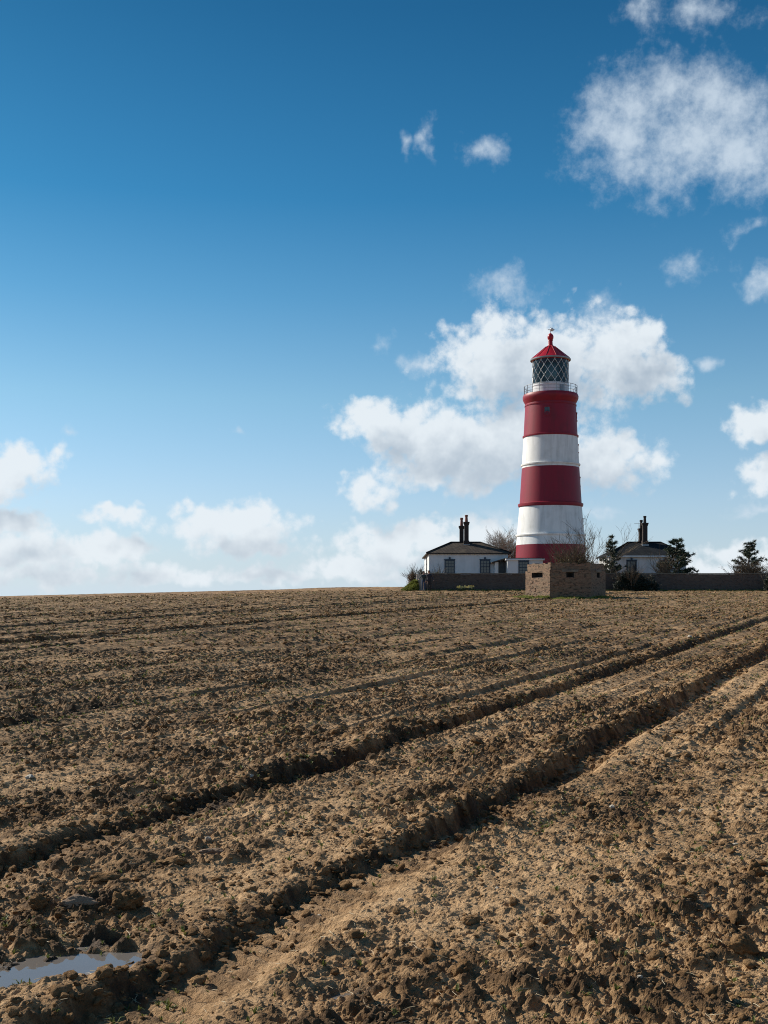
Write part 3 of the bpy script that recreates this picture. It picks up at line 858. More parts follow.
# landward blanking screen and the optic inside
mb = MB(); n = 40
for k in range(n):
    a0 = R(-35 + 250 * k / n); a1 = R(-35 + 250 * (k + 1) / n); rr_ = r(16.4)
    mb.face([(rr_ * math.cos(a0), rr_ * math.sin(a0), lz(382)), (rr_ * math.cos(a1), rr_ * math.sin(a1), lz(382)), (rr_ * math.cos(a1), rr_ * math.sin(a1), lz(357.4)), (rr_ * math.cos(a0), rr_ * math.sin(a0), lz(357.4))])
mb.build('blanking_screen', M['dark_inside'], lh, True)
lathe_part('optic', [(r(2), lz(388)), (r(4), lz(380)), (r(8.0), lz(377)), (r(9.2), lz(370)), (r(8.0), lz(363)), (r(3), lz(359))], M['lens'], seg=24)
H0, H1 = lz(381.4), lz(357.4)
bar_mesh = []
for sgn in (1, -1):
    mb = MB(); pts = []
    for k in range(13):
        f_ = k / 12; a = sgn * (f_ - .5) * R(54)
        pts.append((r(17.85) * math.cos(a), r(17.85) * math.sin(a), H0 + (H1 - H0) * f_))
    mb.tube(pts, .024, 4)
    bar_mesh.append(mb.mesh('glazing_bar', M['lattice']))
for me in bar_mesh:
    for k in range(16):
        o = obj_from('glazing_bar', me, lh); o.rotation_euler = (0, 0, R(k * 22.5 + 5))
# roof
rf = lathe_part('lantern_roof', [(r(18.0), lz(358.6)), (r(19.7), lz(357.4)), (r(19.7), lz(356.6)), (r(15.6), lz(354.0)), (r(11.4), lz(351.0)), (r(7.6), lz(348.2)), (r(4.4), lz(346)), (r(2.6), lz(344.9)), (r(2.2), lz(343.5)), (r(2.0), lz(340))], M['redroof'], ang=25)
gut = lathe_part('gutter', [(r(19.2), lz(358.4)), (r(20.1), lz(358.0)), (r(20.2), lz(357.0)), (r(19.3), lz(356.6))], M['grey_metal'], rf)
for k in range(12):
    a = R(k * 30 + 8); mb = MB()
    mb.tube([(r(19.4) * math.cos(a), r(19.4) * math.sin(a), lz(356.6) + .02), (r(11.4) * math.cos(a), r(11.4) * math.sin(a), lz(351) + .03), (r(4.4) * math.cos(a), r(4.4) * math.sin(a), lz(346) + .03)], .03, 4)
    mb.build('roof_rib', M['redroof'], rf)
lathe_part('finial', [(r(2.5), lz(340.4)), (r(2.2), lz(339.6)), (r(2.9), lz(338.2)), (r(3.1), lz(336.6)), (r(2.6), lz(334.8)), (r(1.4), lz(333.6)), (r(.5), lz(333.0))], M['redroof'], seg=24)
mb = MB(); mb.tube([(0, 0, lz(333.4)), (0, 0, lz(327.5))], .03, 6)
vane = mb.build('weather_vane', M['grey_metal'], lh)
mb = MB(); mb.box(.03, .26, -.04, .04, lz(331.2), lz(328.2)); mb.face([(.26, -.02, lz(331)), (.45, 0, lz(329.6)), (.26, .02, lz(328.4))]); mb.box(-.28, .03, -.02, .02, lz(330), lz(329.4))
mb.lathe([(.02, lz(331)), (.15, lz(330.6)), (.2, lz(329.4)), (.13, lz(328)), (.02, lz(327.6))], 12, .12, 0)
mb.build('vane_arrow', M['white_metal'], vane)
# gallery railing
rail = MB().lathe([(r(26.3) + .022 * math.cos(t), lz(383.6) + .022 * math.sin(t)) for t in np.linspace(0, 2 * math.pi, 7)], 64).build('handrail', M['grey_metal'], lh)
for yy in (386.2, 388.8):
    MB().lathe([(r(26.3) + .013 * math.cos(t), lz(yy) + .013 * math.sin(t)) for t in np.linspace(0, 2 * math.pi, 5)], 64).build('railing_bar', M['grey_metal'], lh)
pm = MB().tube([(0, 0, lz(391.7)), (0, 0, lz(383.2))], .03, 6).mesh('railing_post', M['grey_metal'])
for k in range(20):
    a = R(k * 18 + 4); obj_from('railing_post', pm, lh, (r(26.3) * math.cos(a), r(26.3) * math.sin(a), 0))
# a door and a lamp box on the lantern base
mb = MB(); mb.box(-.22, .22, -.05, .05, lz(391.4), lz(383.8)); o = mb.build('gallery_door', M['grey_metal'], lh); a = R(-62); o.location = (r(18.25) * math.cos(a), r(18.25) * math.sin(a), 0); o.rotation_euler = (0, 0, a + math.pi / 2)
# tower windows: recessed frames
def tower_window(ang, ytop, ybot, wpx, wallpx):
    a = R(ang); w = wpx * K
    root = MB()
    zt, zb = lz(ytop), lz(ybot)
    root.box(-w / 2 - .10, w / 2 + .10, -.07, .10, zb - .10, zb); root.box(-w / 2 - .10, -w / 2, -.03, .08, zb, zt); root.box(w / 2, w / 2 + .10, -.03, .08, zb, zt); root.box(-w / 2 - .12, w / 2 + .12, -.06, .13, zt, zt + .10)
    o = root.build('window', M['red'], lh); rr_ = r(wallpx); o.location = (rr_ * math.cos(a), rr_ * math.sin(a), 0); o.rotation_euler = (0, 0, a + math.pi / 2)
    MB().box(-w / 2, w / 2, -.012, .03, zb, zt).build('pane', M['pane'], o)
    b_ = MB(); b_.box(-.02, .02, -.04, -.014, zb, zt); b_.box(-w / 2, -.02, -.04, -.014, (zb + zt) / 2 - .02, (zb + zt) / 2 + .02); b_.box(.02, w / 2, -.04, -.014, (zb + zt) / 2 - .02, (zb + zt) / 2 + .02)
    b_.build('glazing_bar', M['frame'], o)
tower_window(-90 - 8 - 8, 407.5, 415.4, 5.0, 25.5)
for (yt, yb, wp) in ((411, 418, 25.8), (443, 450, 27.2), (476, 484, 29.0), (518, 526, 31.9)):
    tower_window(-8, yt, yb, 5.0, wp)

# ------------------------------------------------------------------ cottages
def slope_uv(p):
    return [(q[0] + q[1], q[2] * 2.2) for q in p]
def hip_roof(pts_eave, faces, mat, parent, thick=.1):
    mb = MB()
    for f_ in faces:
        mb.face(f_, slope_uv(f_))
    n = len(pts_eave)
    for k in range(n):
        a, b = Vector(pts_eave[k]), Vector(pts_eave[(k + 1) % n]); d = Vector((0, 0, thick))
        mb.face([a - d, b - d, b, a])
    mb.face([tuple(Vector(p) - Vector((0, 0, thick))) for p in reversed(pts_eave)])
    return mb.build('roof', mat, parent)
def cottage_window(parent, xc, yf, z0, z1, w, hood=True):
    fr_ = MB(); t = .09
    fr_.box(xc - w / 2, xc - w / 2 + t, yf - .07, yf + .05, z0, z1); fr_.box(xc + w / 2 - t, xc + w / 2, yf - .07, yf + .05, z0, z1)
    fr_.box(xc - w / 2 + t, xc + w / 2 - t, yf - .07, yf + .05, z0, z0 + t); fr_.box(xc - w / 2 + t, xc + w / 2 - t, yf - .07, yf + .05, z1 - t, z1)
    zm = (z0 + z1) / 2; fr_.box(xc - w / 2 + t, xc + w / 2 - t, yf - .075, yf + .05, zm - .035, zm + .035)
    f_ = fr_.build('window', M['frame'], parent)
    MB().box(xc - w / 2 + t, xc + w / 2 - t, yf - .012, yf + .04, z0 + t, z1 - t).build('pane', M['pane'], f_)
    b_ = MB()
    for k in (1, 2):
        xx = xc - w / 2 + t + (w - 2 * t) * k / 3; b_.box(xx - .018, xx + .018, yf - .045, yf - .013, z0 + t, zm - .036); b_.box(xx - .018, xx + .018, yf - .045, yf - .013, zm + .036, z1 - t)
    for (za, zb) in ((z0 + t, zm - .036), (zm + .036, z1 - t)):
        zz = (za + zb) / 2
        for k in range(3):
            xa = xc - w / 2 + t + (w - 2 * t) * k / 3 + (.018 if k else 0); xb = xc - w / 2 + t + (w - 2 * t) * (k + 1) / 3 - (.018 if k < 2 else 0)
            b_.box(xa, xb, yf - .043, yf - .013, zz - .016, zz + .016)
    b_.build('glazing_bar', M['frame'], f_)
    MB().box(xc - w / 2 - .08, xc + w / 2 + .08, yf - .14, yf + .02, z0 - .09, z0 - .002).build('sill', M['white_wall'], f_)
    if hood:
        hb = MB(); hb.box(xc - w / 2 - .03, xc + w / 2 + .03, yf - .10, yf + .02, z1 + .002, z1 + .07); hb.box(xc - .08, xc + .08, yf - .11, yf + .02, z1 + .07, z1 + .24)
        hb.build('hood_mould', M['frame'], f_)
def chimney(parent, x, y, z0, zs, w, pot_top, pots=((0, 0),), potmat='pot'):
    mb = MB(); mb.box(x - w / 2 - .05, x + w / 2 + .05, y - w / 2 - .05, y + w / 2 + .05, z0, z0 + .45)
    mb.box(x - w / 2, x + w / 2, y - w / 2, y + w / 2, z0 + .45, zs - .28)
    mb.box(x - w / 2 - .035, x + w / 2 + .035, y - w / 2 - .035, y + w / 2 + .035, zs - .28, zs - .14); mb.box(x - w / 2 - .08, x + w / 2 + .08, y - w / 2 - .08, y + w / 2 + .08, zs - .14, zs)
    c = mb.build('chimney', M['sooty'], parent)
    for (dx, dy) in pots:
        p = MB().lathe([(.15, zs - .01), (.135, zs + (pot_top - zs) * .3), (.115, zs + (pot_top - zs) * .75), (.15, zs + (pot_top - zs) * .8), (.15, pot_top), (.09, pot_top), (.08, zs + .1)], 14, x + dx, y + dy).build('chimney_pot', M[potmat], c)
        smooth_by_angle(p)
    MB().box(x - w / 2 - .10, x + w / 2 + .10, y - w / 2 - .10, y + w / 2 + .10, z0 - .05, z0 + .10).build('lead_flashing', M['lead'], c)
    return c

CZ = 100.0
cg = float(base(PX(468, CZ), CZ))
cot = empty('cottage', (0, 0, 0))
tag(cot, 'white hipped-roof cottage with two sash windows behind the two walkers', 'house')
X0, X1, Y0, Y1, a_ = PX(429, CZ), PX(508, CZ), CZ, CZ + 11.2, 2.15
ez = PZ(553, CZ)
poly = [(X0, Y0), (X1, Y0), (X1, Y0 + 2 * a_), (X0 + 2 * a_, Y0 + 2 * a_), (X0 + 2 * a_, Y1), (X0, Y1)]
MB().prism(poly, cg - .4, ez - .03).build('wall', M['white_wall'], cot)
ov = .24
A = (X0 - ov, Y0 - ov, ez); B = (X1 + ov, Y0 - ov, ez); C = (X1 + ov, Y0 + 2 * a_ + ov, ez); Dv = (X0 + 2 * a_ + ov, Y0 + 2 * a_ + ov, ez); E = (X0 + 2 * a_ + ov, Y1 + ov, ez); Fv = (X0 - ov, Y1 + ov, ez)
rz_ = PZ(542.4, CZ + a_)
R1 = (X0 + a_, Y0 + a_, rz_); R2 = (X1 - a_ - .2, Y0 + a_, rz_); R3 = (X0 + a_, Y1 - a_, rz_)
croof = hip_roof([A, B, C, Dv, E, Fv], [[A, B, R2, R1], [Fv, A, R1, R3], [B, C, R2], [C, Dv, R1, R2], [Dv, E, R3, R1], [E, Fv, R3]], M['slate'], cot)
for (p, q_) in ((A, R1), (B, R2), (R1, R2), (R1, R3)):
    MB().tube([Vector(p) + Vector((0, 0, .02)), Vector(q_) + Vector((0, 0, .02))], .07, 6).build('ridge_tile', M['slate'], croof)
for xc in (449.7, 485.0):
    cottage_window(cot, PX(xc, CZ), Y0, PZ(573.6, CZ), PZ(559.9, CZ), .93)
MB().box(X0 - .10, X0 - .02, Y0 + 4.0, Y0 + 4.1, cg, ez - .2).build('drainpipe', M['door'], cot)
chimney(cot, PX(466.4, 101.9), 101.9, PZ(545.5, 101.9), PZ(522.0, 101.9), .40, PZ(515.0, 101.9))
chimney(cot, PX(461.6, 103.4), 103.4, PZ(546.5, 103.4), PZ(526.0, 103.4), .38, PZ(517.8, 103.4))
# flat-roofed extension and the little porch between
EX0, EX1, EY0, EY1 = 11.0, PX(543, 98), 98.0, 101.9
exz = PZ(558.4, 98)
MB().box(EX0, EX1, EY0, EY1, cg - .4, exz - .16).build('extension_wall', M['white_wall'], cot)
MB().box(EX0 - .14, EX1 + .14, EY0 - .14, EY1 + .14, exz - .16, exz - .02).build('fascia', M['white_metal'], cot)
MB().box(EX0 - .10, EX1 + .10, EY0 - .10, EY1 + .10, exz - .02, exz + .05).build('flat_roof', M['slate_b'], cot)
cottage_window(cot, PX(523.6, 98), EY0, PZ(573.8, 98), PZ(561.2, 98), .92)
px0 = PX(495, 98.8)
MB().box(px0, px0 + .30, 98.8, 99.98, cg - .3, PZ(562.0, 98.8)).build('porch_pier', M['white_wall'], cot)
MB().box(px0 + .31, EX0 - .02, 99.5, 99.62, cg - .3, PZ(561.5, 98.8)).build('door', M['door'], cot)
mb = MB(); ptz0, ptz1 = PZ(562.0, 98.8), PZ(558.2, 98.8)
for (za, zb) in ((0, .1),):
    a4 = [(px0 - .3, 98.55, ptz0), (EX0 - .145, 98.55, ptz1), (EX0 - .145, 99.97, ptz1), (px0 - .3, 99.97, ptz0)]
    lo = [(p[0], p[1], p[2] - .12) for p in a4]
    mb.face(a4, slope_uv(a4)); mb.face(list(reversed(lo)))
    for k in range(4): mb.face([lo[k], lo[(k + 1) % 4], a4[(k + 1) % 4], a4[k]])
mb.build('porch_roof', M['slate'], cot)

# the twin cottage beyond the pines
cot2 = empty('cottage', (0, 0, 0))
tag(cot2, 'white cottage with dark hipped roof half hidden by pines and bushes', 'house')
DZ = 101.0
dg = float(base(PX(645, DZ), DZ))
X0, X1, Y0, Y1, a_ = PX(609, DZ), PX(686, DZ), DZ, DZ + 4.6, 2.2
ez = PZ(555.4, DZ)
MB().box(X0, X1, Y0, Y1, dg - .4, ez - .03).build('wall', M['white_wall'], cot2)
A = (X0 - ov, Y0 - ov, ez); B = (X1 + ov, Y0 - ov, ez); C = (X1 + ov, Y1 + ov, ez); Dd = (X0 - ov, Y1 + ov, ez)
rz_ = PZ(542.4, DZ + 2.3)
R1 = (PX(628, DZ + 2.3), Y0 + 2.3, rz_); R2 = (PX(660.5, DZ + 2.3), Y0 + 2.3, rz_)
droof = hip_roof([A, B, C, Dd], [[A, B, R2, R1], [B, C, R2], [C, Dd, R1, R2], [Dd, A, R1]], M['slate_b'], cot2)
for (p, q_) in ((A, R1), (B, R2), (R1, R2)):
    MB().tube([Vector(p) + Vector((0, 0, .02)), Vector(q_) + Vector((0, 0, .02))], .07, 6).build('ridge_tile', M['slate_b'], droof)
MB().box(X0 - ov - .03, X1 + ov + .03, Y0 - ov - .06, Y0 - ov - .01, ez - .16, ez - .02).build('fascia', M['white_metal'], cot2)
for xc in (631.5, 665):
    cottage_window(cot2, PX(xc, DZ), Y0, PZ(573.6, DZ), PZ(560.5, DZ), .93)
chimney(cot2, PX(644.8, 102.9), 102.9, PZ(545.5, 102.9), PZ(523, 102.9), .42, PZ(516, 102.9), potmat='sooty')
chimney(cot2, PX(641.2, 103.5), 103.5, PZ(545.5, 103.5), PZ(528.5, 103.5), .42, PZ(520, 103.5), potmat='sooty')
mb = MB(); xa = PX(637.6, 103.3); za = PZ(523.8, 103.3)
mb.tube([(xa + .12, 103.3, za - .9), (xa + .12, 103.3, za + .1)], .015, 5); mb.tube([(xa - .35, 103.2, za), (xa + .3, 103.35, za + .05)], .012, 4)
for k in range(5): mb.tube([(xa - .3 + k * .12, 103.0, za + .01 * k), (xa - .3 + k * .12, 103.5, za + .01 * k)], .012, 4)
mb.build('television_aerial', M['grey_metal'], cot2)

# ------------------------------------------------------------------ garden wall
gw = empty('garden_wall', (0, 0, 0))
tag(gw, 'long low brick garden wall in front of the cottages', 'wall')
WZ = 94.0
wx0, wx1 = PX(424, WZ), PX(800, WZ)
wtop = PZ(574.2, WZ)
mb = MB()
npan = 12; pts = [(wx0 + (wx1 - wx0) * k / npan, WZ + .5 * math.sin(k * 1.1) * .25) for k in range(npan + 1)]
for k in range(npan):
    (xa, ya), (xb, yb) = pts[k], pts[k + 1]
    mb.face([(xa, ya, 1.2), (xb, yb, 1.2), (xb, yb, wtop), (xa, ya, wtop)], [(xa, 1.2), (xb, 1.2), (xb, wtop), (xa, wtop)])
    mb.face([(xb, yb + .28, 1.2), (xa, ya + .28, 1.2), (xa, ya + .28, wtop), (xb, yb + .28, wtop)], [(xb, 1.2), (xa, 1.2), (xa, wtop), (xb, wtop)])
    mb.face([(xa, ya, wtop), (xb, yb, wtop), (xb, yb + .28, wtop), (xa, ya + .28, wtop)], [(xa, 0), (xb, 0), (xb, .28), (xa, .28)])
mb.wallquad((wx0, WZ + .28), (wx0, WZ), 1.2, wtop)
mb.build('brickwork', M['brick_w'], gw)
MB().box(wx0 - .62, wx0 - .06, WZ - .12, WZ + .40, 1.2, wtop - .02).build('end_pier', plain('pale_rendered_pier', (0.52, 0.43, 0.36), (0.38, 0.31, 0.26), 4, .9, .5, 20), gw)
mb = MB()
mb.box(wx0 + .02, wx0 + .30, WZ + .3, WZ + 13, 1.0, wtop - .06); mb.build('return_wall', M['brick_w'], gw)
rsw = random.Random(3)
u_ = wx0 - .05
while u_ < wx1:
    L_ = rsw.uniform(.9, 1.3); dz = rsw.uniform(-.012, .012); yo = WZ + .125 * math.sin((u_ - wx0) / (wx1 - wx0) * 12 * 1.1)
    MB().box(u_, min(u_ + L_ - .012, wx1), yo - .05, yo + .33, wtop + .003 + dz + .013, wtop + .09 + dz).build('coping_stone', M['concrete'], gw)
    u_ += L_

# ------------------------------------------------------------------ pillbox
pb = empty('pillbox', (0, 0, 0))
tag(pb, 'hexagonal weathered brick pillbox standing alone in the field', 'pillbox')
BZ = 70.0
sidel = 2.62; pcx = PX(565.6, BZ + sidel * .85); pcy = BZ + sidel * .87
phi = R(-1.5)
pz0 = float(base(pcx, BZ)) - .35; pz1 = PZ(562.3, BZ); zr = PZ(570.2, BZ)
hexc = [(pcx + sidel * math.cos(R(-120 + 60 * k) + phi), pcy + sidel * math.sin(R(-120 + 60 * k) + phi)) for k in range(6)]
mbw = MB(); mbv = MB(); mbl = MB()
def inset(c, k): return (pcx + (c[0] - pcx) * k, pcy + (c[1] - pcy) * k)
for k in range(6):
    a, b = Vector(hexc[k]), Vector(hexc[(k + 1) % 6]); d = (b - a).normalized(); nrm = Vector((d.y, -d.x))
    L_ = (b - a).length; u0_, u1_ = (L_ * .5 - .62, L_ * .5 + .56) if k == 5 else (L_ * .5 - .26, L_ * .5 + .22); v0, v1 = PZ(577.4, BZ), PZ(572.2, BZ)
    if k in (3, 4): u0_, u1_ = L_ * .5 - .3, L_ * .5 + .3
    def pt(u, v, dep=0.0): q_ = a + d * u - nrm * dep; return (q_.x, q_.y, v)
    us = [0, u0_, u1_, L_]; vs = [pz0, v0, v1, zr]
    for i in range(3):
        for j in range(3):
            if i == 1 and j == 1: continue
            mbw.face([pt(us[i], vs[j]), pt(us[i + 1], vs[j]), pt(us[i + 1], vs[j + 1]), pt(us[i], vs[j + 1])],
                     [(us[i] + k * L_, vs[j]), (us[i + 1] + k * L_, vs[j]), (us[i + 1] + k * L_, vs[j + 1]), (us[i] + k * L_, vs[j + 1])])
    # splayed loophole
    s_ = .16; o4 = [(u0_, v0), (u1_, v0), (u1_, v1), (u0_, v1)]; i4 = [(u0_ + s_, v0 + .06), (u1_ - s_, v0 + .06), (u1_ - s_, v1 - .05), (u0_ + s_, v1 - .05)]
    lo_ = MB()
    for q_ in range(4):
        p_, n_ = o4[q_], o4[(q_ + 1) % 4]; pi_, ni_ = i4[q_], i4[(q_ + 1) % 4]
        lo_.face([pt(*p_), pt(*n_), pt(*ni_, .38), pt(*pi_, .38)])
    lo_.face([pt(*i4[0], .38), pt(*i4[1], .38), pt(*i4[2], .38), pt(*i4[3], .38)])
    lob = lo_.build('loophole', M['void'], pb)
    # concrete lintel, standing a little proud
    if k != 5:
        lm_ = MB(); e = .03
        c4 = [pt(u0_ - .28, v1 + .02, -e), pt(u1_ + .28, v1 + .02, -e), pt(u1_ + .28, v1 + .17, -e), pt(u0_ - .28, v1 + .17, -e)]
        b4 = [pt(u0_ - .28, v1 + .02, .02), pt(u1_ + .28, v1 + .02, .02), pt(u1_ + .28, v1 + .17, .02), pt(u0_ - .28, v1 + .17, .02)]
        lm_.face(c4)
        for q_ in range(4): lm_.face([b4[q_], b4[(q_ + 1) % 4], c4[(q_ + 1) % 4], c4[q_]])
        lm_.build('lintel', M['concrete'], pb)
    # spalled bricks: shallow lost faces and a few standing proud
    rr_ = random.Random(60 + k)
    for q_ in range(16):
        uu = rr_.uniform(.08, L_ - .35); vv = pz0 + .3 + .075 * rr_.randint(0, int((zr - pz0 - .5) / .075)); e = rr_.uniform(.012, .035); bw_ = rr_.choice((.105, .215, .215))
        if u0_ - .55 < uu + bw_ / 2 < u1_ + .55 and v0 - .12 < vv < v1 + .25: continue
        c4 = [pt(uu, vv, -e), pt(uu + bw_, vv, -e), pt(uu + bw_, vv + .065, -e), pt(uu, vv + .065, -e)]; b4 = [pt(uu, vv, .02), pt(uu + bw_, vv, .02), pt(uu + bw_, vv + .065, .02), pt(uu, vv + .065, .02)]
        bb = MB(); bb.face(c4, [(0.02 + k, .01), (.2 + k, .01), (.2 + k, .06), (.02 + k, .06)])
        for w_ in range(4): bb.face([b4[w_], b4[(w_ + 1) % 4], c4[(w_ + 1) % 4], c4[w_]], [(0.02, .01), (.2, .01), (.2, .06), (.02, .06)])
        bb.build('brick', M['brick_pb'], pb)
ring = [(x, y, zr) for x, y in hexc]
mbw.face(ring, [(p[0], p[1]) for p in ring])
mbw.build('wall', M['brick_pb'], pb)
# parapet course and the cracked roof slab, set back a little
hp = [inset(c, .955) for c in hexc]
# crumbled top edge
par = MB(); rr_ = random.Random(5)
for k in range(6):
    a, b = Vector(hp[k]), Vector(hp[(k + 1) % 6]); nseg = 9
    hs_ = [pz1 + rr_.uniform(-.10, .0) for _ in range(nseg + 1)]
    for i in range(nseg):
        p, q_ = a.lerp(b, i / nseg), a.lerp(b, (i + 1) / nseg); zt = hs_[i]
        d = (b - a).length / nseg
        par.face([(p.x, p.y, zr), (q_.x, q_.y, zr), (q_.x, q_.y, zt), (p.x, p.y, zt)], [(k * 2.5 + i * d, zr), (k * 2.5 + (i + 1) * d, zr), (k * 2.5 + (i + 1) * d, zt), (k * 2.5 + i * d, zt)])
        pi_, qi_ = inset((p.x, p.y), .86), inset((q_.x, q_.y), .86)
        par.face([(p.x, p.y, zt), (q_.x, q_.y, zt), (qi_[0], qi_[1], zt), (pi_[0], pi_[1], zt)], [(0, 0), (.2, 0), (.2, .2), (0, .2)])
        z2 = hs_[(i + 1)] if i < nseg - 1 else hs_[0]
        par.face([(q_.x, q_.y, zr), (qi_[0], qi_[1], zr), (qi_[0], qi_[1], zt), (q_.x, q_.y, zt)], [(0, 0), (.2, 0), (.2, .5), (0, .5)])
        par.face([(qi_[0], qi_[1], zr), (pi_[0], pi_[1], zr), (pi_[0], pi_[1], zt), (qi_[0], qi_[1], zt)], [(0, 0), (.2, 0), (.2, .5), (0, .5)])
par.build('parapet', M['brick_pb'], pb)
MB().prism([inset(c, .85) for c in hexc], zr + .01, pz1 - .13).build('roof_slab', M['concrete'], pb)

# ------------------------------------------------------------------ vegetation
def grow(mbT, mbC, p, d, L, rad, level, maxl, r, up=.15, split=3, spread=.55, twist=.3):
    """one limb and its children: thick wood into mbT, thin wood into mbC"""
    n = 4; pts = [p]; rads = [rad]; q_ = Vector(p); dd = Vector(d)
    for i in range(n):
        dd = (dd + Vector((r.gauss(0, twist * .35), r.gauss(0, twist * .35), r.gauss(0, twist * .25) + up * .25))).normalized()
        q_ = q_ + dd * (L / n); pts.append(q_.copy()); rads.append(rad * (1 - .5 * (i + 1) / n))
    (mbT if level < 2 else mbC).tube(pts, rads, 6 if level == 0 else (4 if level < 3 else 3), cap=False)
    if level >= maxl: return
    for k in range(split + (1 if r.random() < .5 else 0)):
        f_ = r.uniform(.35, 1.0) if level else r.uniform(.45, 1.0)
        i = min(int(f_ * n), n - 1); pp = pts[i].lerp(pts[i + 1], f_ * n - i)
        ax = Vector((r.gauss(0, 1), r.gauss(0, 1), r.gauss(0, .6))).normalized()
        nd = (dd + ax * spread * r.uniform(.7, 1.3) * (1.2 if level == 0 else 1)).normalized()
        nd.z = max(nd.z, -.1)
        grow(mbT, mbC, pp, nd, L * r.uniform(.6, .85), max(rads[i] * .55, .011), level + 1, maxl, r, up, split, spread, twist)

def leaves(mb, c, rad, n, size, r, flat=1.0):
    for _ in range(n):
        v = Vector((r.gauss(0, .5), r.gauss(0, .5), r.gauss(0, .5) * flat)); 
        p = Vector(c) + Vector((v.x * rad[0], v.y * rad[1], v.z * rad[2]))
        a = Vector((r.gauss(0, 1), r.gauss(0, 1), r.gauss(0, 1))).normalized(); b = a.orthogonal().normalized()
        s = size * r.uniform(.6, 1.3)
        i = len(mb.v); mb.v += [tuple(p - b * s * .5), tuple(p + a * s), tuple(p + b * s * .5), tuple(p - a * s * .6)]
        mb.f.append([i, i + 1, i + 2, i + 3]); mb.uv.append(None); mb.mi.append(0)

def bare_tree(x, y, H, seed, label, split=3, maxl=5, spread=.5, trunk=.16, L0=.32, stems=1, name='bare_tree', cat='tree', lean=.1, twig='twig'):
    r = random.Random(seed); g = float(base(x, y)); root = empty(name, (x, y, g))
    T, Cn = MB(), MB()
    for k in range(stems):
        d = Vector((r.gauss(0, lean), r.gauss(0, lean), 1)).normalized()
        grow(T, Cn, Vector((r.uniform(-.1, .1) * stems, r.uniform(-.1, .1) * stems, -.15)), d, H * L0, trunk, 0, maxl, r, .18, split, spread)
    T.build('trunk', M['bark'], root, True); Cn.build('crown', M[twig], root)
    tag(root, label, cat)
    return root

def pine(x, y, H, Wd, seed, label, lean=0.0, mat='pine', gap=.25, name='pine_tree'):
    r = random.Random(seed); g = float(base(x, y)); root = empty(name, (x, y, g))
    T, Cn = MB(), MB()
    tip = Vector((lean, 0, H * .97)); T.tube([(0, 0, -.2), tuple(tip * .5 + Vector((r.gauss(0, .08), 0, 0))), tuple(tip)], [.14, .09, .02], 6)
    nw = int(H / .34)
    for k in range(nw):
        f_ = .16 + .84 * k / nw; zc = H * f_; reach = Wd * (1 - f_) ** .62 * r.uniform(.75, 1.15) + .12
        for b in range(6):
            if r.random() < gap: continue
            a = r.uniform(0, 6.283); L = reach * r.uniform(.55, 1.12)
            p0 = Vector((lean * f_, 0, zc)); p1 = p0 + Vector((math.cos(a) * L, math.sin(a) * L, L * r.uniform(.05, .42)))
            T.tube([p0, p0.lerp(p1, .5) - Vector((0, 0, .05)), p1], [.035, .025, .012], 4, cap=False)
            for q_ in np.arange(.35, 1.05, .22 / max(L, .3)):
                c = p0.lerp(p1, min(q_, 1)) + Vector((r.gauss(0, .07), r.gauss(0, .07), r.gauss(0, .05) + .04))
                for _ in range(30):
                    d = Vector((r.gauss(0, 1), r.gauss(0, 1), r.gauss(.35, .8))).normalized(); s = d.orthogonal().normalized() * .034; L2 = r.uniform(.16, .34)
                    i = len(Cn.v); Cn.v += [tuple(c - s), tuple(c + s), tuple(c + d * L2)]; Cn.f.append([i, i + 1, i + 2]); Cn.uv.append(None); Cn.mi.append(0)
    T.build('trunk', M['bark'], root, True); Cn.build('crown', M[mat], root)
    tag(root, label, 'tree')
    return root

def shrub(x, y, w, d, H, seed, label, leaf, n, size=.07, twigs=26, twig='browntwig', name='shrub', z=None, base_z=0.0, maxl=2, twig_h=1.1):
    r = random.Random(seed); g = float(base(x, y)) if z is None else z; root = empty(name, (x, y, g))
    T, Cn = MB(), MB()
    for k in range(twigs):
        a = r.uniform(0, 6.283); sp_ = r.uniform(.1, 1)
        p = Vector((math.cos(a) * w * .25 * sp_, math.sin(a) * d * .25 * sp_, -.1 + base_z)); t_ = Vector((math.cos(a) * w * .5 * sp_, math.sin(a) * d * .5 * sp_, H * r.uniform(.6, twig_h)))
        grow(T, T, p, (t_ - p).normalized(), (t_ - p).length * .62, .026, 1, 1 + maxl, r, .1, 3, .42, .35)
    nl = 26
    for k in range(nl):
        a = r.uniform(0, 6.283); q_ = math.sqrt(r.random()); zc = r.uniform(.12, .95)
        k2 = math.sqrt(max(.08, 1 - (zc * .98) ** 2.2))
        c = (math.cos(a) * w * .46 * q_ * k2, math.sin(a) * d * .46 * q_ * k2, base_z + H * zc * .86)
        leaves(Cn, c, (w * .17, d * .17, H * .15), n // nl, size, r)
    T.build('stem', M[twig], root); Cn.build('foliage', M[leaf], root)
    tag(root, label, 'shrub')
    return root

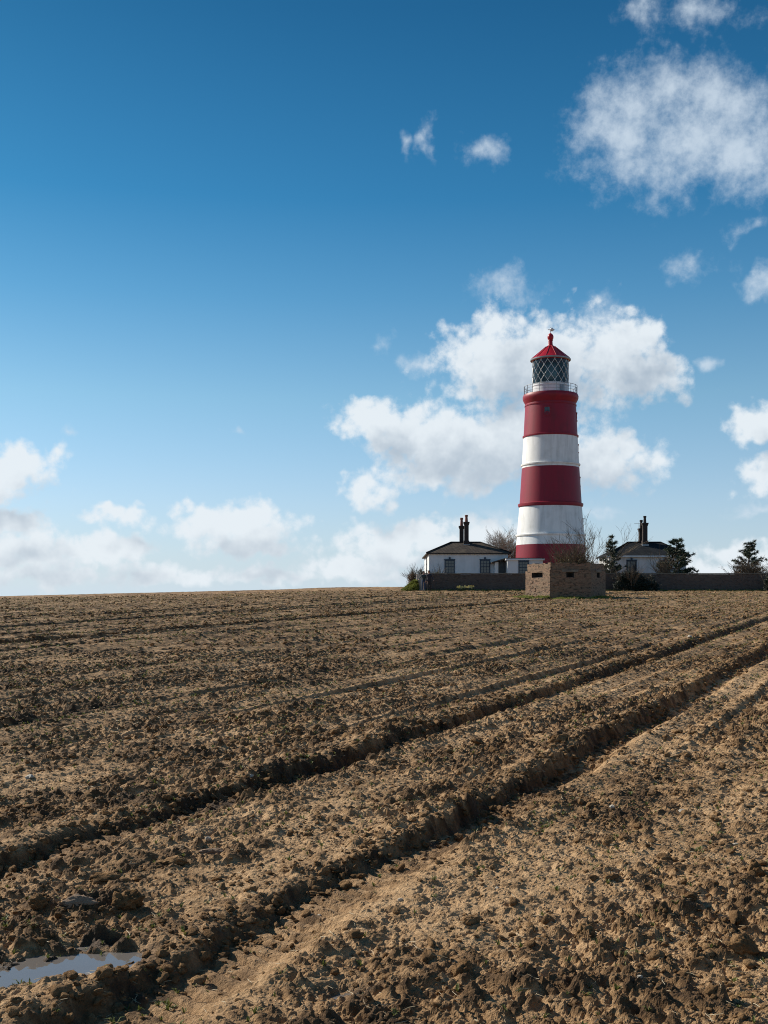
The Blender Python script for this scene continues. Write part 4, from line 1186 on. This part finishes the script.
bare_tree(PX(501, 117), 117, 8.3, 31, 'leafless grey tree between the first cottage and the tower', split=4, maxl=5, spread=.7, trunk=.17, L0=.30, stems=2)
bare_tree(PX(513, 121), 121, 8.2, 35, 'leafless grey tree close behind the tower', split=3, maxl=5, spread=.5, trunk=.14, L0=.36)
bare_tree(PX(580, 97.2), 97.2, 6.1, 33, 'bare multi-stemmed tree spreading in front of the tower foot', split=2, maxl=4, spread=.5, trunk=.06, L0=.44, stems=6, lean=.24, twig='browntwig')
shrub(PX(573, 96.5), 96.5, 4.6, 1.8, 3.3, 41, 'olive brown thicket behind the pillbox', 'olive', 6000, .08, 26, maxl=3)
shrub(PX(604, 95.6), 95.6, 1.7, 1.2, 2.6, 42, 'olive green bush at the foot of the thin pine', 'olive', 1500, .06, 16)
pine(PX(611, 98), 98, 4.9, 1.3, 51, 'thin open pine beside the half hidden cottage', .12, gap=.45)
pine(PX(678, 96.4), 96.4, 4.5, 2.15, 52, 'broad dark pine covering the corner of the half hidden cottage', -.15, gap=.12)
shrub(PX(664, 96.0), 96.0, 1.4, 1.0, 2.9, 43, 'bare russet shrub against the broad dark pine', 'rust', 260, .05, 26, twig='browntwig')
pine(PX(750, 97.5), 97.5, 4.3, 1.9, 53, 'small grey green conifer rising from a russet bush', 0, gap=.2)
shrub(PX(751, 95.8), 95.8, 3.6, 1.4, 2.0, 44, 'wide russet bush below the small conifer', 'rust', 2600, .06, 40, maxl=3, twig_h=1.0)
shrub(PX(630, 92.6), 92.6, 3.0, 1.2, 1.75, 45, 'dense dark evergreen bush in front of the garden wall', 'evergreen', 9000, .07, 24)
shrub(PX(648, 93.0), 93.0, 1.9, .9, 1.35, 47, 'low dark evergreen bush trailing along the garden wall', 'evergreen', 3600, .07, 12)
shrub(PX(770, 92.6), 92.6, 1.2, .9, 1.5, 46, 'dark ivy clump at the far end of the wall', 'evergreen', 3000, .06, 10)

# the grassy bank at the end of the wall
bx, by = PX(409.8, 93.5), 94.3
nb = 40; mb = MB(); grid = {}
for i in range(nb + 1):
    for j in range(nb + 1):
        u = -1 + 2 * i / nb; v = -1 + 2 * j / nb
        x = bx + u * .72; y = by + v * 1.4
        rise = ((u + 1) / 2) ** 1.1 * (1 - max(0, (u - .80) / .20) ** 2)
        nzb = float(fbm(np.array([x * 2.2]), np.array([y * 2.2]), 3, 3)[0]) - .5
        z_ = float(base(x, y)) - .10 + (1.0 + .9 * nzb) * rise * max(0, 1 - v * v) ** .8
        grid[i, j] = len(mb.v); mb.v.append((x, y, z_))
for i in range(nb):
    for j in range(nb):
        mb.f.append([grid[i, j], grid[i + 1, j], grid[i + 1, j + 1], grid[i, j + 1]]); mb.uv.append(None); mb.mi.append(0)
bank_v = list(mb.v)
tag(mb.build('grass_bank', plain('bank_turf', (0.10, 0.11, 0.035), (0.16, 0.13, 0.07), 3, .9), None, True), 'small grassy bank at the end of the wall', kind='structure')
gt = [tuft_mesh(80 + i, 14, 1.0, .09, .9, .8, M['grass']) for i in range(6)]
pts, sc_ = [], []
rg = random.Random(9)
for _ in range(2600):
    v = rg.choice(bank_v)
    if v[2] > float(base(v[0], v[1])) - .05:
        pts.append((v[0] + rg.uniform(-.05, .05), v[1] + rg.uniform(-.05, .05), v[2] - .02)); s = rg.uniform(.14, .40); sc_.append((s, s, s * rg.uniform(.6, 1.1)))
# turf round the pillbox foot
for _ in range(5200):
    k = rg.choice([0, 0, 0, 0, 5, 5, 5, 5, 1, 4, 2])
    a, b = Vector(hexc[k]), Vector(hexc[(k + 1) % 6]); f_ = rg.random(); p = a.lerp(b, f_)
    nrm = Vector(((b - a).y, -(b - a).x)).normalized(); dd = abs(rg.gauss(0, .42)) + .03
    if k in (0, 1) and rg.random() < .45 and f_ > .35: continue
    p = p + nrm * dd
    s = rg.uniform(.08, .22) * (1.2 if dd < .3 else .8)
    pts.append((p.x, p.y, ground(p.x, p.y) - .01) if _ < 0 else (p.x, p.y, None)); sc_.append((s, s, s))
# strip under the garden wall
for _ in range(2600):
    x = rg.uniform(PX(424, WZ), PX(775, WZ)); y = WZ - abs(rg.gauss(0, .30)) - .06; s = rg.uniform(.08, .2)
    pts.append((x, y, None)); sc_.append((s, s, s))
pa = np.array([(p[0], p[1], np.nan if p[2] is None else p[2]) for p in pts], float)
k = np.isnan(pa[:, 2]); hh, _, _ = soil(pa[k, 0], pa[k, 1], False); pa[k, 2] = base(pa[k, 0], pa[k, 1]) + hh - .01
scatter('grass', gt, pa, np.stack([np.zeros(len(pa)), np.zeros(len(pa)), rs.uniform(0, 6.28, len(pa))], 1), np.array(sc_), 'rough green grass round the pillbox, the wall and the bank')

shrub(PX(413, 95.2), 95.2, 1.1, 1.0, 1.35, 61, 'reddish bramble bush on top of the grassy bank', 'rust', 1100, .05, 22, z=float(base(bx, by)) + .35)
shrub(PX(420.5, 96.2), 96.2, .9, .8, 1.5, 62, 'small dark bush behind the two walkers', 'evergreen', 1300, .06, 8, z=float(base(bx, by)) + .45)
shrub(PX(437.5, 96), 96, 1.3, .8, 1.75, 63, 'pale olive bush showing over the wall under the cottage corner', 'olive', 1500, .05, 14)

# daffodils under the wall
for i, xx in enumerate((458.5, 462.5, 467, 472.5)):
    x = PX(xx, 93.2); y = 93.2 + .1 * (i % 2); g = float(base(x, y)); r_ = random.Random(i + 70)
    root = empty('daffodil_clump', (x, y, g)); lv, fl = MB(), MB()
    for k in range(16):
        a = r_.uniform(0, 6.28); q_ = r_.uniform(.02, .16); hh = r_.uniform(.25, .4); b0 = Vector((math.cos(a) * q_, math.sin(a) * q_, 0)); t0 = b0 * 1.5 + Vector((0, 0, hh))
        lv.tube([b0, t0], [.008, .004], 4)
        if k < 8:
            fl.lathe([(.008, 0), (.035, .02), (.075, .045)], 6, 0, 0); n6 = 18
            for m_ in range(len(fl.v) - n6, len(fl.v)):
                vx, vy, vz = fl.v[m_]; fl.v[m_] = (t0.x + vx, t0.y - vz, t0.z + vy)
    lv.build('leaf', M['seedling'], root); fl.build('flower', M['daff'], root)
    tag(root, 'clump of pale yellow daffodils under the garden wall', 'flowers', 'daffodil clumps under the wall')

# ------------------------------------------------------------------ the two walkers
def person(x, y, H, joints, mats, hairmat, label, face):
    """joints: name -> (pos in heights of the body, radius in m, parent)"""
    g = ground(x, y)
    me = bpy.data.meshes.new('person'); names = list(joints); idx = {n_: i for i, n_ in enumerate(names)}
    me.from_pydata([tuple(c * H for c in joints[n_][0]) for n_ in names], [(idx[n_], idx[joints[n_][2]]) for n_ in names if joints[n_][2]], [])
    o = bpy.data.objects.new('person', me); COL.objects.link(o)
    sk = o.modifiers.new('skin', 'SKIN'); sk.use_smooth_shade = True
    for i, n_ in enumerate(names):
        rr_ = joints[n_][1]; rr_ = (rr_, rr_) if not isinstance(rr_, tuple) else rr_
        me.skin_vertices[0].data[i].radius = rr_; me.skin_vertices[0].data[i].use_root = (n_ == 'pelvis')
    ss = o.modifiers.new('sub', 'SUBSURF'); ss.levels = 2; ss.render_levels = 2
    dg_ = bpy.context.evaluated_depsgraph_get(); dg_.update()
    m2 = bpy.data.meshes.new_from_object(o.evaluated_get(dg_))
    o.modifiers.clear(); o.data = m2
    for m_ in mats: m2.materials.append(m_)          # skin, jacket, trousers, shoes
    jp = {n_: Vector(joints[n_][0]) * H for n_ in names}
    def zone(n_):
        if n_ in ('head', 'crown', 'chin', 'nose', 'neck') or n_.startswith(('hand', 'fing', 'thumb')): return 0
        if n_.startswith(('foot', 'toe')): return 3
        if n_.startswith(('knee', 'ankle', 'hip')): return 2
        return 1
    for p in m2.polygons:
        c = p.center; near = min(names, key=lambda n_: (jp[n_] - c).length); p.material_index = zone(near); p.use_smooth = True
    zmin = min(v.co.z for v in m2.vertices)
    o.location = (x, y, g - zmin - .012); o.rotation_euler = (0, 0, face)
    # hair: a cap over the back and top of the head
    hc = jp['head']; mbh = MB(); 
    bm = bmesh.new(); bmesh.ops.create_icosphere(bm, subdivisions=2, radius=.112)
    for v in bm.verts: v.co = Vector((v.co.x * .95, v.co.y * 1.06 + .012, v.co.z * 1.16 + .025))
    bmesh.ops.delete(bm, geom=[v for v in bm.verts if v.co.y < -.045 and v.co.z < .075 or v.co.z < -.09], context='VERTS')
    hm = bpy.data.meshes.new('hair'); bm.to_mesh(hm); bm.free(); hm.materials.append(hairmat)
    hm.polygons.foreach_set('use_smooth', [True] * len(hm.polygons))
    obj_from('hair', hm, o, tuple(hc))
    tag(o, label, 'person')
    return o
def walker(arm_l, arm_r, stride, bulk):
    J = {'pelvis': ((0, 0, .53), (.15 * bulk, .11), None), 'waist': ((0, 0, .61), (.135 * bulk, .10), 'pelvis'), 'chest': ((0, -.005, .72), (.165 * bulk, .115), 'waist'),
         'collar': ((0, .0, .80), (.13 * bulk, .085), 'chest'), 'neck': ((0, -.003, .855), .052, 'collar'), 'chin': ((0, -.012, .885), (.066, .07), 'neck'), 'head': ((0, -.008, .93), (.078, .095), 'chin'), 'crown': ((0, .0, .972), (.055, .065), 'head'),
         'nose': ((0, -.066, .922), .012, 'head')}
    for s, sgn, arm in (('l', -1, arm_l), ('r', 1, arm_r)):
        J['shoulder_' + s] = ((sgn * .095, 0, .795), .062 * bulk, 'collar')
        J['elbow_' + s] = (arm[0], .045, 'shoulder_' + s); J['wrist_' + s] = (arm[1], .032, 'elbow_' + s)
        w = Vector(arm[1]); d = (w - Vector(arm[0])).normalized()
        J['hand_' + s] = (tuple(w + d * .035), (.034, .018), 'wrist_' + s)
        side = d.orthogonal().normalized()
        for q_ in range(4): J['fing%d_%s' % (q_, s)] = (tuple(w + d * (.082 - .005 * abs(q_ - 1.3)) + side * (.012 * (q_ - 1.5))), .0085, 'hand_' + s)
        J['thumb_' + s] = (tuple(w + d * .05 + side * .030), .009, 'hand_' + s)
        st = stride * sgn
        J['hip_' + s] = ((sgn * .052, 0, .50), .098, 'pelvis'); J['knee_' + s] = ((sgn * .055, -.03 - st * .6, .285), .062, 'hip_' + s)
        J['ankle_' + s] = ((sgn * .055, .01 - st, .055), .042, 'knee_' + s); J['foot_' + s] = ((sgn * .056, -.02 - st, .028), (.045, .035), 'ankle_' + s); J['toe_' + s] = ((sgn * .062, -.085 - st, .02), (.042, .026), 'foot_' + s)
    return J
skin_ = plain('skin', (0.42, 0.24, 0.17), (0.36, 0.20, 0.14), 8, .55)
jean = plain('blue_denim', (0.03, 0.055, 0.12), (0.05, 0.08, 0.15), 20, .85); teal = plain('dark_teal_jacket', (0.014, 0.03, 0.036), (0.025, 0.045, 0.05), 9, .7)
navy = plain('black_navy_coat', (0.010, 0.011, 0.022), (0.02, 0.02, 0.032), 9, .75); dtr = plain('dark_trousers', (0.012, 0.012, 0.016), (0.02, 0.02, 0.024), 9, .85); shoe = plain('dark_boots', (0.02, 0.016, 0.013), (0.03, 0.025, 0.02), 9, .6)
hair1 = plain('dark_brown_hair', (0.02, 0.013, 0.009), (0.035, 0.022, 0.015), 30, .6)
person(PX(423.6, 92), 92.0, 1.64, walker(((-.19, -.05, .69), (-.27, -.16, .60)), ((.125, .03, .64), (.13, -.06, .52)), .055, 1.0), [skin_, teal, jean, shoe], hair1, 'walker in a dark teal jacket and blue jeans with an arm stretched out', R(8))
person(PX(429.0, 91.6), 91.6, 1.74, walker(((-.125, .03, .64), (-.13, -.06, .52)), ((.16, .03, .65), (.22, -.04, .545)), -.05, 1.12), [skin_, navy, dtr, shoe], hair1, 'walker in a black navy coat and dark trousers by the garden wall', R(-14))

# ------------------------------------------------------------------ single big clods and flints one can pick out
def clod_thing(x, y, sx, sy, sz, seed, label, rz=0.0, ry=0.0, sub=4, mat='clod', name='soil_clod', cat='clod', sink=.35, group=None):
    me = clod_mesh(seed, sub, .75 if name == 'soil_clod' else .4)
    me.materials.clear(); me.materials.append(M[mat])
    if name == 'soil_clod':          # crumbly skin
        co = np.array([v.co[:] for v in me.vertices])
        n_ = fbm(co[:, 0] * 7 + seed, co[:, 1] * 7 + co[:, 2] * 6, seed + 5, 4) - .5
        for v, k_ in zip(me.vertices, n_): v.co = v.co * (1 + .38 * float(k_))
    o = obj_from(name, me, None, (x, y, ground(x, y) + sz * (1 - 2 * sink) * .5))
    o.scale = (sx, sy, sz); o.rotation_euler = (0, ry, rz)
    return tag(o, label, cat, group)
def on_ground(px, py):
    """where a line of sight through a picture point meets the field"""
    t_ = 3.0
    for _ in range(60):
        t_ = (CAMZ - float(base(PX(px, t_), t_))) / ((py - 600) / F)
    return PX(px, t_), t_
CL = [(78, 914, .105, .05, .040, 'long slab of mud with a smooth top beside the wide puddle', .12), (126, 910, .075, .05, .048, 'crumbly dark clod at the end of the mud slab', .4),
      (105, 884, .085, .04, .03, 'flat dark clod in the lane above the mud slab', .1), (172, 866, .10, .045, .034, 'long dark clod in the lane between the ruts', .15),
      (212, 852, .085, .04, .028, 'smooth slab of dried mud on the rut shoulder', .2), (40, 912, .05, .05, .045, 'rounded clod touching the mud slab', 0),
      (584, 938, .055, .05, .05, 'tall crumbly clod in the rough tilled strip', .3), (754, 876, .05, .06, .055, 'sharp-edged clod at the field side', .8),
      (742, 958, .075, .045, .04, 'wide dark clod with a flat lit top', .1), (470, 925, .06, .045, .045, 'dark clod next to the pale compacted lane', .5),
      (462, 978, .06, .05, .045, 'knobbly clod near the tiny rut puddle', .2), (690, 905, .05, .04, .04, 'rounded clod with a sunlit crown', .9),
      (560, 745, .12, .08, .07, 'lump of earth on the shoulder of the rut', .4), (655, 660, .16, .12, .1, 'isolated lump of earth between the ruts', .4),
      (520, 602, .5, .3, .16, 'dark heap of earth near the pillbox grass', .0)]
for i, (px, py, sx, sy, sz, lb, rz) in enumerate(CL):
    x, y = on_ground(px, py); clod_thing(x, y, sx, sy, sz, 300 + i, lb, rz, random.uniform(-.12, .12), mat='mud' if i in (0, 4) else 'clod')
FL = [(682, 815, .022), (208, 843, .02), (497, 889, .012), (612, 812, .02), (690, 640, .05), (318, 902, .012), (30, 782, .03), (540, 660, .04), (735, 845, .016), (400, 905, .013), (250, 780, .025), (640, 990, .012)]
for i, (px, py, s) in enumerate(FL):
    x, y = on_ground(px, py); clod_thing(x, y, s * 1.3, s, s * .75, 500 + i, 'small pale flint lying on the soil', i * .7, 0, 2, 'flint', 'flint_stone', 'stone', .1, 'pale flints on the field')
